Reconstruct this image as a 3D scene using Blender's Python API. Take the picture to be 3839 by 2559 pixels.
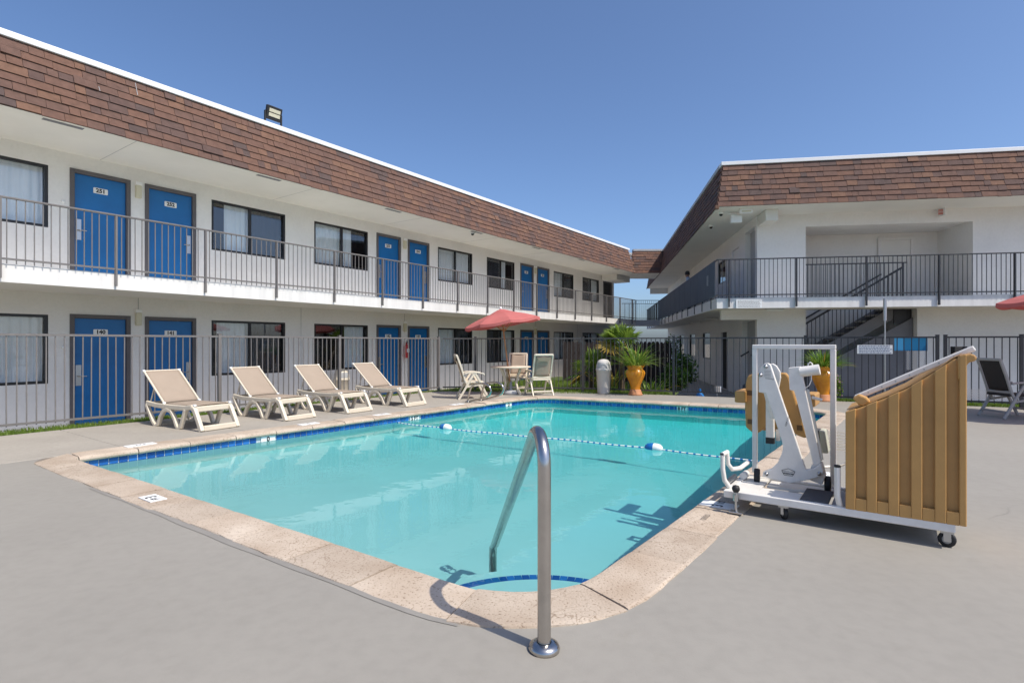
import bpy, bmesh, math, random
from mathutils import Vector, Matrix, Euler
R = math.radians
random.seed(7)
D = bpy.data
for o in list(D.objects): D.objects.remove(o, do_unlink=True)
scn = bpy.context.scene
COL = scn.collection

# ------------------------------------------------------------------ camera, sky, sun
cam_d = D.cameras.new('camera'); cam = D.objects.new('camera', cam_d); COL.objects.link(cam)
cam.location = (0, 0, 1.35); cam.rotation_euler = (R(90), 0, 0)
cam_d.sensor_width = 36; cam_d.lens = 19.13; cam_d.shift_y = 0.0017
cam_d.clip_start = 0.05; cam_d.clip_end = 3000
scn.camera = cam
SUN_EL = 54.0; SUN_AZ = 127.7          # azimuth clockwise from +Y
world = D.worlds.new('World'); scn.world = world; world.use_nodes = True
wn = world.node_tree.nodes; wl = world.node_tree.links
bg = wn['Background']; sky = wn.new('ShaderNodeTexSky'); sky.sky_type = 'NISHITA'
sky.sun_disc = False; sky.sun_elevation = R(SUN_EL); sky.sun_rotation = R(SUN_AZ)
sky.altitude = 0; sky.air_density = 0.82; sky.dust_density = 2.0; sky.ozone_density = 7.0
wl.new(sky.outputs[0], bg.inputs[0]); bg.inputs[1].default_value = 0.142
sd = D.lights.new('sun', 'SUN'); sd.energy = 3.5; sd.angle = R(0.53); sd.color = (1.0, 0.93, 0.82)
sd.cycles.is_caustics_light = True; sun = D.objects.new('sun', sd); COL.objects.link(sun)
sv = Vector((math.sin(R(SUN_AZ)) * math.cos(R(SUN_EL)), math.cos(R(SUN_AZ)) * math.cos(R(SUN_EL)), math.sin(R(SUN_EL))))
sun.rotation_euler = sv.to_track_quat('Z', 'Y').to_euler(); sun.location = sv * 60
scn.render.engine = 'CYCLES'
scn.view_settings.view_transform = 'Standard'; scn.view_settings.look = 'None'
scn.view_settings.exposure = 0.37; scn.view_settings.gamma = 1.0
try: scn.view_settings.use_curve_mapping = False
except Exception: pass
scn.cycles.max_bounces = 10; scn.cycles.diffuse_bounces = 5; scn.cycles.transparent_max_bounces = 16
scn.cycles.caustics_reflective = False; scn.cycles.caustics_refractive = True

# ------------------------------------------------------------------ materials
def lin(r, g, b):
    f = lambda c: (c / 255 / 12.92) if c / 255 <= 0.04045 else ((c / 255 + 0.055) / 1.055) ** 2.4
    return (f(r), f(g), f(b))
MATS = {}
def mat(name, col, rough=0.6, metal=0.0, vary=0.0, scale=3.0, bump=0.0, bscale=40.0, spec=0.5, tint=None, stretch=None, fine=0.0):
    if name in MATS: return MATS[name]
    m = D.materials.new(name); m.use_nodes = True
    nt = m.node_tree; n = nt.nodes; l = nt.links; b = n['Principled BSDF']
    b.inputs['Base Color'].default_value = (*col, 1); b.inputs['Roughness'].default_value = rough
    b.inputs['Metallic'].default_value = metal; b.inputs['Specular IOR Level'].default_value = spec
    geo = n.new('ShaderNodeNewGeometry'); mp = n.new('ShaderNodeMapping'); l.new(geo.outputs['Position'], mp.inputs[0])
    if stretch: mp.inputs['Scale'].default_value = stretch
    if vary > 0:
        nz = n.new('ShaderNodeTexNoise'); nz.inputs['Scale'].default_value = scale; nz.inputs['Detail'].default_value = 6; nz.inputs['Roughness'].default_value = 0.62
        l.new(mp.outputs[0], nz.inputs['Vector'])
        rp = n.new('ShaderNodeValToRGB'); l.new(nz.outputs['Fac'], rp.inputs[0])
        t = tint or tuple(c * (1 - vary) for c in col)
        rp.color_ramp.elements[0].position = 0.32; rp.color_ramp.elements[1].position = 0.68
        rp.color_ramp.elements[0].color = (*t, 1); rp.color_ramp.elements[1].color = (*[min(1, c * (1 + vary * 0.35)) for c in col], 1)
        out = rp.outputs[0]
        if fine > 0:
            n2 = n.new('ShaderNodeTexNoise'); n2.inputs['Scale'].default_value = scale * 23; n2.inputs['Detail'].default_value = 4
            l.new(mp.outputs[0], n2.inputs['Vector'])
            r2 = n.new('ShaderNodeValToRGB'); r2.color_ramp.elements[0].position = 0.3; r2.color_ramp.elements[1].position = 0.6
            v = 1 - fine; r2.color_ramp.elements[0].color = (v, v, v, 1); l.new(n2.outputs['Fac'], r2.inputs[0])
            mx = n.new('ShaderNodeMix'); mx.data_type = 'RGBA'; mx.blend_type = 'MULTIPLY'; mx.inputs[0].default_value = 1
            l.new(out, mx.inputs[6]); l.new(r2.outputs[0], mx.inputs[7]); out = mx.outputs[2]
        l.new(out, b.inputs['Base Color'])
    if bump > 0:
        nb = n.new('ShaderNodeTexNoise'); nb.inputs['Scale'].default_value = bscale; nb.inputs['Detail'].default_value = 5
        l.new(mp.outputs[0], nb.inputs['Vector'])
        bp = n.new('ShaderNodeBump'); bp.inputs['Strength'].default_value = bump; bp.inputs['Distance'].default_value = 0.01
        l.new(nb.outputs['Fac'], bp.inputs['Height']); l.new(bp.outputs[0], b.inputs['Normal'])
    MATS[name] = m; return m

WALL = mat('painted_stucco', (0.82, 0.80, 0.765), 0.85, vary=0.07, scale=0.8, bump=0.45, bscale=70, fine=.04)
SOFFIT = mat('painted_soffit', (0.79, 0.765, 0.71), 0.85, vary=0.07, scale=0.6, bump=.2, bscale=60)
FASCIA = mat('white_fascia', (0.76, 0.74, 0.71), 0.7, vary=0.13, scale=1.5, stretch=(4, 4, .35))
TRIMW = mat('white_roof_trim', (0.80, 0.80, 0.79), 0.45, vary=0.05, scale=2)
TAUPE = mat('taupe_rail_paint', (0.175, 0.161, 0.152), 0.45, vary=0.12, scale=8)
CHAR = mat('charcoal_rail_paint', (0.030, 0.032, 0.038), 0.45, vary=0.2, scale=8)
DFRAME = mat('door_frame_paint', (0.115, 0.105, 0.108), 0.6, vary=0.1, scale=5)
DOORB = mat('blue_door_paint', (0.001, 0.135, 0.39), 0.38, vary=0.16, scale=1.3, bump=.08, bscale=25)
WFRAME = mat('dark_window_frame', (0.012, 0.011, 0.012), 0.4)
CURT = mat('white_curtain', (0.84, 0.86, 0.86), 0.9, vary=0.04, scale=5)
CURTD = mat('grey_insect_screen', (0.085, 0.09, 0.10), 0.8, vary=0.1, scale=5)
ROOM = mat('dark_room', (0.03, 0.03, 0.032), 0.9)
STEEL = mat('stainless_steel', (0.50, 0.475, 0.45), 0.22, metal=1.0, vary=.12, scale=12, bump=.03, bscale=60)
STEELR = mat('brushed_steel', (0.5, 0.5, 0.5), 0.35, metal=1.0)
RESIN = mat('cream_resin', (0.68, 0.60, 0.475), 0.45, vary=0.06, scale=6)
RESINT = mat('taupe_resin', (0.40, 0.37, 0.34), 0.45, vary=0.06, scale=6)
SLING = mat('beige_sling', (0.345, 0.272, 0.208), 0.85, vary=0.06, scale=4, bump=0.3, bscale=400)
SLINGD = mat('dark_brown_sling', (0.035, 0.028, 0.025), 0.8)
WPOW = mat('white_powder_coat', (0.80, 0.765, 0.71), 0.38, vary=0.09, scale=9)
TAN = mat('tan_plastic', (0.52, 0.285, 0.09), 0.46, vary=0.11, scale=4, bump=.12, bscale=120)
BLACK = mat('black_rubber', (0.015, 0.015, 0.016), 0.6)
DGREY = mat('dark_grey_pad', (0.075, 0.075, 0.08), 0.7)
WHITE = mat('white_print', (0.82, 0.82, 0.80), 0.5)
INK = mat('black_print', (0.012, 0.012, 0.014), 0.6)
GREYP = mat('grey_stair_paint', (0.19, 0.19, 0.205), 0.6, vary=0.1, scale=2)
GREYL = mat('pale_grey_panel', (0.42, 0.42, 0.42), 0.7, vary=0.06, scale=2)
RED = mat('red_canopy', (0.64, 0.19, 0.175), 0.85, vary=0.08, scale=3, bump=0.2, bscale=300)
WOODP = mat('varnished_pole', (0.42, 0.20, 0.085), 0.5, vary=0.15, scale=6)
REDPAINT = mat('red_paint', (0.50, 0.025, 0.025), 0.35)
ORANGE = mat('glazed_orange', (0.72, 0.30, 0.012), 0.22, vary=0.25, scale=5, tint=(0.5, 0.17, 0.01))
TERRA = mat('terracotta', (0.50, 0.22, 0.10), 0.7, vary=0.15, scale=8)
SOIL = mat('potting_soil', (0.03, 0.02, 0.014), 0.95)
LEAF = mat('leaf_green', (0.12, 0.24, 0.022), 0.5, vary=0.4, scale=6)
LEAF2 = mat('leaf_pale_green', (0.25, 0.36, 0.055), 0.5, vary=0.35, scale=6)
LEAFY = mat('leaf_yellowed', (0.42, 0.30, 0.05), 0.55, vary=0.3, scale=6)
LEAFD = mat('leaf_dark_green', (0.045, 0.10, 0.018), 0.5, vary=0.4, scale=6)
TRUNK = mat('fibrous_trunk', (0.13, 0.09, 0.055), 0.9, vary=0.35, scale=14, bump=0.8, bscale=30)
GRASS = mat('lawn_blades', (0.15, 0.24, 0.022), 0.7, vary=0.35, scale=3)
LAWN = mat('lawn_soil', (0.075, 0.11, 0.022), 0.9, vary=0.4, scale=5)
DECK = mat('grey_deck_coating', (0.305, 0.284, 0.248), 0.75, vary=0.09, scale=0.55, bump=0.12, bscale=120, fine=0.06)
SLAB = mat('broom_concrete', (0.37, 0.335, 0.285), 0.8, vary=0.14, scale=0.9, bump=0.2, bscale=150, fine=0.10)
WALK = mat('walkway_concrete', (0.42, 0.385, 0.34), 0.85, vary=0.15, scale=0.7)
GROUND = mat('dry_ground', (0.30, 0.27, 0.22), 0.95, vary=0.25, scale=0.1)
MORTAR = mat('dark_joint', (0.24, 0.20, 0.16), 0.95, vary=0.3, scale=20)
PLASTER = mat('pool_plaster', (0.79, 0.79, 0.765), 0.7, vary=0.05, scale=1.2)
GROUT = mat('tile_grout', (0.62, 0.66, 0.68), 0.8)
TILES = [mat('blue_tile_%s' % k, c, 0.12) for k, c in (('royal', (0.016, 0.115, 0.40)), ('deep', (0.010, 0.08, 0.32)), ('bright', (0.03, 0.165, 0.50)), ('mid', (0.02, 0.13, 0.38)))]
PICKD = mat('dark_stained_wood', (0.028, 0.018, 0.015), 0.85, vary=0.3, scale=8)
BLUEB = mat('blue_board', (0.01, 0.20, 0.42), 0.5)
BLUEL = mat('light_blue_board', (0.06, 0.36, 0.68), 0.5)
LAMPB = mat('yellowed_lamp_glass', (0.62, 0.58, 0.43), 0.4)
SCREEN = mat('slate_screen_fabric', (0.085, 0.105, 0.135), 0.8, vary=0.12, scale=2)
FLOATB = mat('blue_float_plastic', (0.01, 0.15, 0.45), 0.3)
ROPEW = mat('white_rope', (0.75, 0.76, 0.74), 0.8)
SKIN = mat('skin', (0.35, 0.19, 0.12), 0.6)
HAIR = mat('black_hair', (0.01, 0.008, 0.007), 0.5)
CLOTH = mat('pale_blue_shirt', (0.35, 0.45, 0.58), 0.85)
JEANS = mat('dark_trousers', (0.02, 0.025, 0.05), 0.85)
SHN = [mat('shingle_%s' % k, c, 0.9, vary=0.22, scale=9, bump=0.5, bscale=160) for k, c in (
    ('russet', (0.158, 0.083, 0.057)), ('brown', (0.136, 0.076, 0.057)), ('umber', (0.112, 0.067, 0.055)),
    ('copper', (0.180, 0.096, 0.062)), ('slate', (0.096, 0.064, 0.056)), ('chestnut', (0.146, 0.078, 0.056)))]

def leafy(m, amt=.4):
    nt = m.node_tree; n = nt.nodes; l = nt.links; b = n['Principled BSDF']; tr = n.new('ShaderNodeBsdfTranslucent'); src = b.inputs['Base Color'].links
    if src: l.new(src[0].from_socket, tr.inputs[0])
    mx = n.new('ShaderNodeMixShader'); mx.inputs[0].default_value = amt; l.new(b.outputs[0], mx.inputs[1]); l.new(tr.outputs[0], mx.inputs[2]); l.new(mx.outputs[0], n['Material Output'].inputs['Surface'])
for m in (LEAF, LEAF2, LEAFY, LEAFD, GRASS): leafy(m)
leafy(RED, .3)
def crack_layer(m, scale, width, dark, cover):
    """hairline cracks and drip stains over an existing colour"""
    nt = m.node_tree; n = nt.nodes; l = nt.links; b = n['Principled BSDF']; src = b.inputs['Base Color'].links[0].from_socket
    geo = n.new('ShaderNodeNewGeometry'); nd = n.new('ShaderNodeTexNoise'); nd.inputs['Scale'].default_value = 1.3; nd.inputs['Detail'].default_value = 6; l.new(geo.outputs['Position'], nd.inputs['Vector'])
    ad = n.new('ShaderNodeMix'); ad.data_type = 'RGBA'; ad.inputs[0].default_value = .35; l.new(geo.outputs['Position'], ad.inputs[6]); l.new(nd.outputs['Color'], ad.inputs[7])
    vo = n.new('ShaderNodeTexVoronoi'); vo.feature = 'DISTANCE_TO_EDGE'; vo.inputs['Scale'].default_value = scale; l.new(ad.outputs[2], vo.inputs['Vector'])
    r = n.new('ShaderNodeValToRGB'); r.color_ramp.elements[0].position = 0; r.color_ramp.elements[1].position = width; r.color_ramp.elements[0].color = (dark, dark, dark, 1); l.new(vo.outputs['Distance'], r.inputs[0])
    nm = n.new('ShaderNodeTexNoise'); nm.inputs['Scale'].default_value = .45; l.new(geo.outputs['Position'], nm.inputs['Vector'])
    rm = n.new('ShaderNodeValToRGB'); rm.color_ramp.elements[0].position = cover; rm.color_ramp.elements[1].position = cover + .06; l.new(nm.outputs['Fac'], rm.inputs[0])
    m1 = n.new('ShaderNodeMix'); m1.data_type = 'RGBA'; m1.blend_type = 'MULTIPLY'; l.new(rm.outputs[0], m1.inputs[0]); l.new(src, m1.inputs[6]); l.new(r.outputs[0], m1.inputs[7])
    ns = n.new('ShaderNodeTexNoise'); ns.inputs['Scale'].default_value = 2.6; ns.inputs['Detail'].default_value = 9; ns.inputs['Roughness'].default_value = .7; l.new(geo.outputs['Position'], ns.inputs['Vector'])
    rs_ = n.new('ShaderNodeValToRGB'); rs_.color_ramp.elements[0].position = .30; rs_.color_ramp.elements[1].position = .42; rs_.color_ramp.elements[0].color = (.93, .925, .91, 1); l.new(ns.outputs['Fac'], rs_.inputs[0])
    m2 = n.new('ShaderNodeMix'); m2.data_type = 'RGBA'; m2.blend_type = 'MULTIPLY'; m2.inputs[0].default_value = .8; l.new(m1.outputs[2], m2.inputs[6]); l.new(rs_.outputs[0], m2.inputs[7])
    l.new(m2.outputs[2], b.inputs['Base Color'])
crack_layer(DECK, .55, .005, .66, .50); crack_layer(SLAB, .8, .006, .6, .52)
def coping_mat():
    m = D.materials.new('worn_coping'); m.use_nodes = True; nt = m.node_tree; n = nt.nodes; l = nt.links; b = n['Principled BSDF']
    geo = n.new('ShaderNodeNewGeometry'); oi = n.new('ShaderNodeObjectInfo')
    n1 = n.new('ShaderNodeTexNoise'); n1.inputs['Scale'].default_value = 2.2; n1.inputs['Detail'].default_value = 8; l.new(geo.outputs['Position'], n1.inputs['Vector'])
    r1 = n.new('ShaderNodeValToRGB'); e = r1.color_ramp.elements; e[0].position = .3; e[1].position = .72
    e[0].color = (0.395, 0.305, 0.225, 1); e[1].color = (0.57, 0.48, 0.385, 1); l.new(n1.outputs['Fac'], r1.inputs[0])
    n2 = n.new('ShaderNodeTexNoise'); n2.inputs['Scale'].default_value = 75; n2.inputs['Detail'].default_value = 3; l.new(geo.outputs['Position'], n2.inputs['Vector'])
    r2 = n.new('ShaderNodeValToRGB'); e = r2.color_ramp.elements; e[0].position = .30; e[1].position = .43
    e[0].color = (.42, .36, .30, 1); e[1].color = (1, 1, 1, 1); l.new(n2.outputs['Fac'], r2.inputs[0])
    vo = n.new('ShaderNodeTexVoronoi'); vo.feature = 'DISTANCE_TO_EDGE'; vo.inputs['Scale'].default_value = 9
    nd = n.new('ShaderNodeTexNoise'); nd.inputs['Scale'].default_value = 5; l.new(geo.outputs['Position'], nd.inputs['Vector'])
    ad = n.new('ShaderNodeMix'); ad.data_type = 'RGBA'; ad.inputs[0].default_value = .25; l.new(geo.outputs['Position'], ad.inputs[6]); l.new(nd.outputs['Color'], ad.inputs[7]); l.new(ad.outputs[2], vo.inputs['Vector'])
    r3 = n.new('ShaderNodeValToRGB'); e = r3.color_ramp.elements; e[0].position = 0; e[1].position = .03
    e[0].color = (.62, .57, .52, 1); e[1].color = (1, 1, 1, 1); l.new(vo.outputs['Distance'], r3.inputs[0])
    n4 = n.new('ShaderNodeTexNoise'); n4.inputs['Scale'].default_value = 1.1; l.new(geo.outputs['Position'], n4.inputs['Vector'])
    r4 = n.new('ShaderNodeValToRGB'); r4.color_ramp.elements[0].position = .45; r4.color_ramp.elements[1].position = .6; l.new(n4.outputs['Fac'], r4.inputs[0])
    m1 = n.new('ShaderNodeMix'); m1.data_type = 'RGBA'; m1.blend_type = 'MULTIPLY'; m1.inputs[0].default_value = .85; l.new(r1.outputs[0], m1.inputs[6]); l.new(r2.outputs[0], m1.inputs[7])
    m2 = n.new('ShaderNodeMix'); m2.data_type = 'RGBA'; m2.blend_type = 'MULTIPLY'; l.new(r4.outputs[0], m2.inputs[0]); l.new(m1.outputs[2], m2.inputs[6]); l.new(r3.outputs[0], m2.inputs[7])
    mr = n.new('ShaderNodeMapRange'); mr.inputs[3].default_value = .88; mr.inputs[4].default_value = 1.08; l.new(oi.outputs['Random'], mr.inputs[0])
    m3 = n.new('ShaderNodeMix'); m3.data_type = 'RGBA'; m3.blend_type = 'MULTIPLY'; m3.inputs[0].default_value = 1; l.new(m2.outputs[2], m3.inputs[6]); l.new(mr.outputs[0], m3.inputs[7])
    l.new(m3.outputs[2], b.inputs['Base Color']); b.inputs['Roughness'].default_value = .9
    bp = n.new('ShaderNodeBump'); bp.inputs['Strength'].default_value = .6; bp.inputs['Distance'].default_value = .006; l.new(n2.outputs['Fac'], bp.inputs['Height']); l.new(bp.outputs[0], b.inputs['Normal'])
    return m
COPING = coping_mat()

def sheet_glass(name, tint, ior=1.5, rough=0.0, bump=None, volume=None):
    m = D.materials.new(name); m.use_nodes = True; nt = m.node_tree; n = nt.nodes; l = nt.links
    n.remove(n['Principled BSDF']); out = n['Material Output']
    tr = n.new('ShaderNodeBsdfTransparent'); tr.inputs[0].default_value = (*tint, 1)
    gl = n.new('ShaderNodeBsdfGlossy'); gl.inputs['Roughness'].default_value = rough
    fr = n.new('ShaderNodeLayerWeight'); fr.inputs['Blend'].default_value = .5
    pw = n.new('ShaderNodeMath'); pw.operation = 'POWER'; l.new(fr.outputs['Facing'], pw.inputs[0]); pw.inputs[1].default_value = 5
    f0 = ((ior - 1) / (ior + 1)) ** 2 * (1.9 if ior > 1.4 else 1); mu = n.new('ShaderNodeMath'); mu.operation = 'MULTIPLY_ADD'; l.new(pw.outputs[0], mu.inputs[0]); mu.inputs[1].default_value = (1 - f0) * (.62 if volume else 1); mu.inputs[2].default_value = f0
    mx = n.new('ShaderNodeMixShader'); l.new(mu.outputs[0], mx.inputs[0]); l.new(tr.outputs[0], mx.inputs[1]); l.new(gl.outputs[0], mx.inputs[2])
    if bump:
        geo = n.new('ShaderNodeNewGeometry'); nz = n.new('ShaderNodeTexNoise'); nz.inputs['Scale'].default_value = bump[0]; nz.inputs['Detail'].default_value = 3
        l.new(geo.outputs['Position'], nz.inputs['Vector']); bp = n.new('ShaderNodeBump'); bp.inputs['Strength'].default_value = bump[1]; bp.inputs['Distance'].default_value = bump[2]
        l.new(nz.outputs['Fac'], bp.inputs['Height']); l.new(bp.outputs[0], gl.inputs['Normal']); l.new(bp.outputs[0], fr.inputs['Normal'])
    if volume:
        rf = n.new('ShaderNodeBsdfRefraction'); rf.inputs['IOR'].default_value = 1.33; rf.inputs['Roughness'].default_value = 0; l.new(rf.outputs[0], mx.inputs[1])
        # tint of the water column: more red is lost where the pool is deeper (object x runs from the shallow to the deep end)
        tc = n.new('ShaderNodeTexCoord'); sp_ = n.new('ShaderNodeSeparateXYZ'); l.new(tc.outputs['Object'], sp_.inputs[0]); mr = n.new('ShaderNodeMapRange'); mr.inputs[1].default_value = 2.2; mr.inputs[2].default_value = 12.0; l.new(sp_.outputs[0], mr.inputs[0])
        cr = n.new('ShaderNodeValToRGB'); l.new(mr.outputs[0], cr.inputs[0]); cr.color_ramp.elements[0].color = (*volume[0], 1); cr.color_ramp.elements[1].color = (*volume[1], 1); l.new(cr.outputs[0], rf.inputs[0])
    l.new(mx.outputs[0], out.inputs['Surface'])
    return m
GLASS = sheet_glass('window_glass', (0.95, 0.97, 0.985), 1.5)
WATER = sheet_glass('pool_water', (0.97, 0.99, 0.99), 1.33, bump=(3.0, 0.10, 0.03), volume=((0.63, 0.945, 0.965), (0.22, 0.955, 0.985)))

# ------------------------------------------------------------------ mesh helpers
class MB:
    def __init__(s): s.v = []; s.f = []; s.m = []; s.sm = []
    def add(s, vs, fs, mi=0, smooth=False):
        k = len(s.v); s.v += [tuple(v) for v in vs]
        for f in fs: s.f.append(tuple(i + k for i in f)); s.m.append(mi); s.sm.append(smooth)
        return s
    def box(s, x0, x1, y0, y1, z0, z1, mi=0):
        return s.add([(x0, y0, z0), (x1, y0, z0), (x1, y1, z0), (x0, y1, z0), (x0, y0, z1), (x1, y0, z1), (x1, y1, z1), (x0, y1, z1)],
                     [(0, 3, 2, 1), (4, 5, 6, 7), (0, 1, 5, 4), (1, 2, 6, 5), (2, 3, 7, 6), (3, 0, 4, 7)], mi)
    def bar(s, a, b, w, h=None, up=(0, 0, 1), mi=0):
        a = Vector(a); b = Vector(b); h = h or w; d = (b - a).normalized(); u = Vector(up)
        if abs(d.dot(u)) > .98: u = Vector((0, 1, 0))
        x = d.cross(u).normalized(); y = x.cross(d).normalized(); x *= w / 2; y *= h / 2
        return s.add([a - x - y, a + x - y, a + x + y, a - x + y, b - x - y, b + x - y, b + x + y, b - x + y],
                     [(0, 1, 2, 3), (7, 6, 5, 4), (0, 4, 5, 1), (1, 5, 6, 2), (2, 6, 7, 3), (3, 7, 4, 0)], mi)
    def tube(s, pts, r, n=10, mi=0, caps=True, rs=None):
        pts = [Vector(p) for p in pts]; k = len(pts); rings = []
        t0 = (pts[1] - pts[0]).normalized(); u = Vector((0, 0, 1)) if abs(t0.z) < .9 else Vector((1, 0, 0)); u = (u - t0 * u.dot(t0)).normalized()
        for i, p in enumerate(pts):
            t = (pts[min(i + 1, k - 1)] - pts[max(i - 1, 0)]).normalized(); u = (u - t * u.dot(t)).normalized(); w = t.cross(u)
            rr = rs[i] if rs else r
            rings.append([p + (u * math.cos(a) + w * math.sin(a)) * rr for a in [2 * math.pi * j / n for j in range(n)]])
        vs = [v for g in rings for v in g]; fs = []
        for i in range(k - 1):
            for j in range(n):
                fs.append((i * n + j, i * n + (j + 1) % n, (i + 1) * n + (j + 1) % n, (i + 1) * n + j))
        s.add(vs, fs, mi, True)
        if caps: s.add(rings[0], [tuple(range(n))[::-1]], mi); s.add(rings[-1], [tuple(range(n))], mi)
        return s
    def ribbon(s, pts, w, h, mi=0, side=(0, 1, 0)):          # rectangular section swept along pts; side = width direction
        pts = [Vector(p) for p in pts]; k = len(pts); sd = Vector(side).normalized(); rings = []
        for i, p in enumerate(pts):
            t = (pts[min(i + 1, k - 1)] - pts[max(i - 1, 0)]).normalized(); nn = sd.cross(t).normalized()
            rings += [p - sd * w / 2 - nn * h / 2, p + sd * w / 2 - nn * h / 2, p + sd * w / 2 + nn * h / 2, p - sd * w / 2 + nn * h / 2]
        fs = [(0, 3, 2, 1), (4 * k - 4, 4 * k - 3, 4 * k - 2, 4 * k - 1)]
        for i in range(k - 1):
            for j in range(4): fs.append((4 * i + j, 4 * i + (j + 1) % 4, 4 * i + 4 + (j + 1) % 4, 4 * i + 4 + j))
        return s.add(rings, fs, mi)
    def lathe(s, prof, n=28, c=(0, 0, 0), mi=0):
        vs = []; fs = []
        for r, z in prof:
            for j in range(n): a = 2 * math.pi * j / n; vs.append((c[0] + r * math.cos(a), c[1] + r * math.sin(a), c[2] + z))
        for i in range(len(prof) - 1):
            for j in range(n): fs.append((i * n + j, i * n + (j + 1) % n, (i + 1) * n + (j + 1) % n, (i + 1) * n + j))
        return s.add(vs, fs, mi, True)
    def prism(s, outline, d0, d1, axes, mi=0):               # outline in 2D; axes maps (a,b,d)->xyz
        k = len(outline); vs = [axes(a, b, d0) for a, b in outline] + [axes(a, b, d1) for a, b in outline]
        fs = [tuple(range(k)), tuple(range(2 * k - 1, k - 1, -1))] + [(i, k + i, k + (i + 1) % k, (i + 1) % k) for i in range(k)]
        return s.add(vs, fs, mi)
    def mesh(s, name, mats):
        me = D.meshes.new(name); me.from_pydata(s.v, [], s.f)
        for m in (mats if isinstance(mats, (list, tuple)) else [mats]): me.materials.append(m)
        me.polygons.foreach_set('material_index', s.m); me.polygons.foreach_set('use_smooth', s.sm)
        bm = bmesh.new(); bm.from_mesh(me); bmesh.ops.recalc_face_normals(bm, faces=bm.faces); bm.to_mesh(me); bm.free()
        return me
    def build(s, name, mats, parent=None, bevel=0, seg=2):
        return link(name, s.mesh(name, mats), parent, bevel=bevel, seg=seg)
def link(name, me, parent=None, loc=None, mtx=None, bevel=0, seg=2):
    o = D.objects.new(name, me); COL.objects.link(o)
    if parent: o.parent = parent
    if loc is not None: o.location = loc
    if mtx is not None: o.matrix_local = mtx
    if bevel:
        b = o.modifiers.new('bevel', 'BEVEL'); b.width = bevel; b.segments = seg; b.limit_method = 'ANGLE'; b.angle_limit = R(40)
    return o
def tag(o, label=None, cat=None, group=None, kind=None):
    if label: o['label'] = label
    if cat: o['category'] = cat
    if group: o['group'] = group
    if kind: o['kind'] = kind
    return o
def thing(name, label, cat, loc=(0, 0, 0), rz=0, group=None):
    o = D.objects.new(name, None); COL.objects.link(o); o.location = loc; o.rotation_euler = (0, 0, rz); o.empty_display_size = .2
    return tag(o, label, cat, group)
def part(name, parent):
    o = D.objects.new(name, None); COL.objects.link(o); o.parent = parent; o.empty_display_size = .1; return o
def copy_tree(o, parent=None):
    c = o.copy(); COL.objects.link(c); c.parent = parent
    for ch in [q for q in D.objects if q.parent == o]: copy_tree(ch, c)
    return c
_tc = {}
def text_mesh(txt, size, mt, depth=0.0, bold=0.0):
    k = (txt, size, mt.name)
    if k in _tc: return _tc[k]
    cu = D.curves.new('t', 'FONT'); cu.body = txt; cu.size = size; cu.align_x = 'CENTER'; cu.align_y = 'CENTER'; cu.extrude = depth; cu.offset = bold; cu.resolution_u = 3
    ob = D.objects.new('t', cu); COL.objects.link(ob); bpy.context.view_layer.update()
    me = D.meshes.new_from_object(ob.evaluated_get(bpy.context.evaluated_depsgraph_get())); me.name = 'lettering'
    D.objects.remove(ob); D.curves.remove(cu); me.materials.clear(); me.materials.append(mt); _tc[k] = me; return me

# frames: F1 = along the left building and the pool (s, p); F2 = right building
TH = math.atan(889 / 1250); S_, C_ = math.sin(TH), math.cos(TH); A1 = math.pi / 2 - TH
def F1(s, p, z=0): return Vector((s * S_ - p * C_, s * C_ + p * S_, z))
A2 = R(-9.2); C0 = Vector((5.46, 14.46, 0))
def F2(x, y, z=0): return Vector((C0.x + x * math.cos(A2) - y * math.sin(A2), C0.y + x * math.sin(A2) + y * math.cos(A2), z))
ZB = -0.30                                  # ground level at the motel wings
Z_SB, Z_ST, Z_SO, Z_RT = 2.29, 2.52, 4.97, 6.16   # balcony slab bottom/top, soffit, mansard top
CAMP = Vector((0, 0, 1.35))

# ------------------------------------------------------------------ ground, deck, pool
def rounded(corners, radii, seg=10):
    out = []; n = len(corners)
    for i in range(n):
        p = Vector(corners[i]); a = (Vector(corners[i - 1]) - p).normalized(); b = (Vector(corners[(i + 1) % n]) - p).normalized()
        ang = a.angle(b); r = radii[i]; t = r / math.tan(ang / 2); c = p + (a + b).normalized() * (r / math.sin(ang / 2))
        s0 = p + a * t - c; s1 = p + b * t - c; a0 = math.atan2(s0.y, s0.x); a1 = math.atan2(s1.y, s1.x)
        da = (a1 - a0 + math.pi) % (2 * math.pi) - math.pi
        out += [(c.x + r * math.cos(a0 + da * k / seg), c.y + r * math.sin(a0 + da * k / seg)) for k in range(seg + 1)]
    return out
LIP = rounded([(2.20, 7.93), (2.30, 1.43), (12.45, 1.10), (11.55, 7.45)], [0.07, 0.62, 0.45, 0.75])   # clockwise->see below
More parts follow.
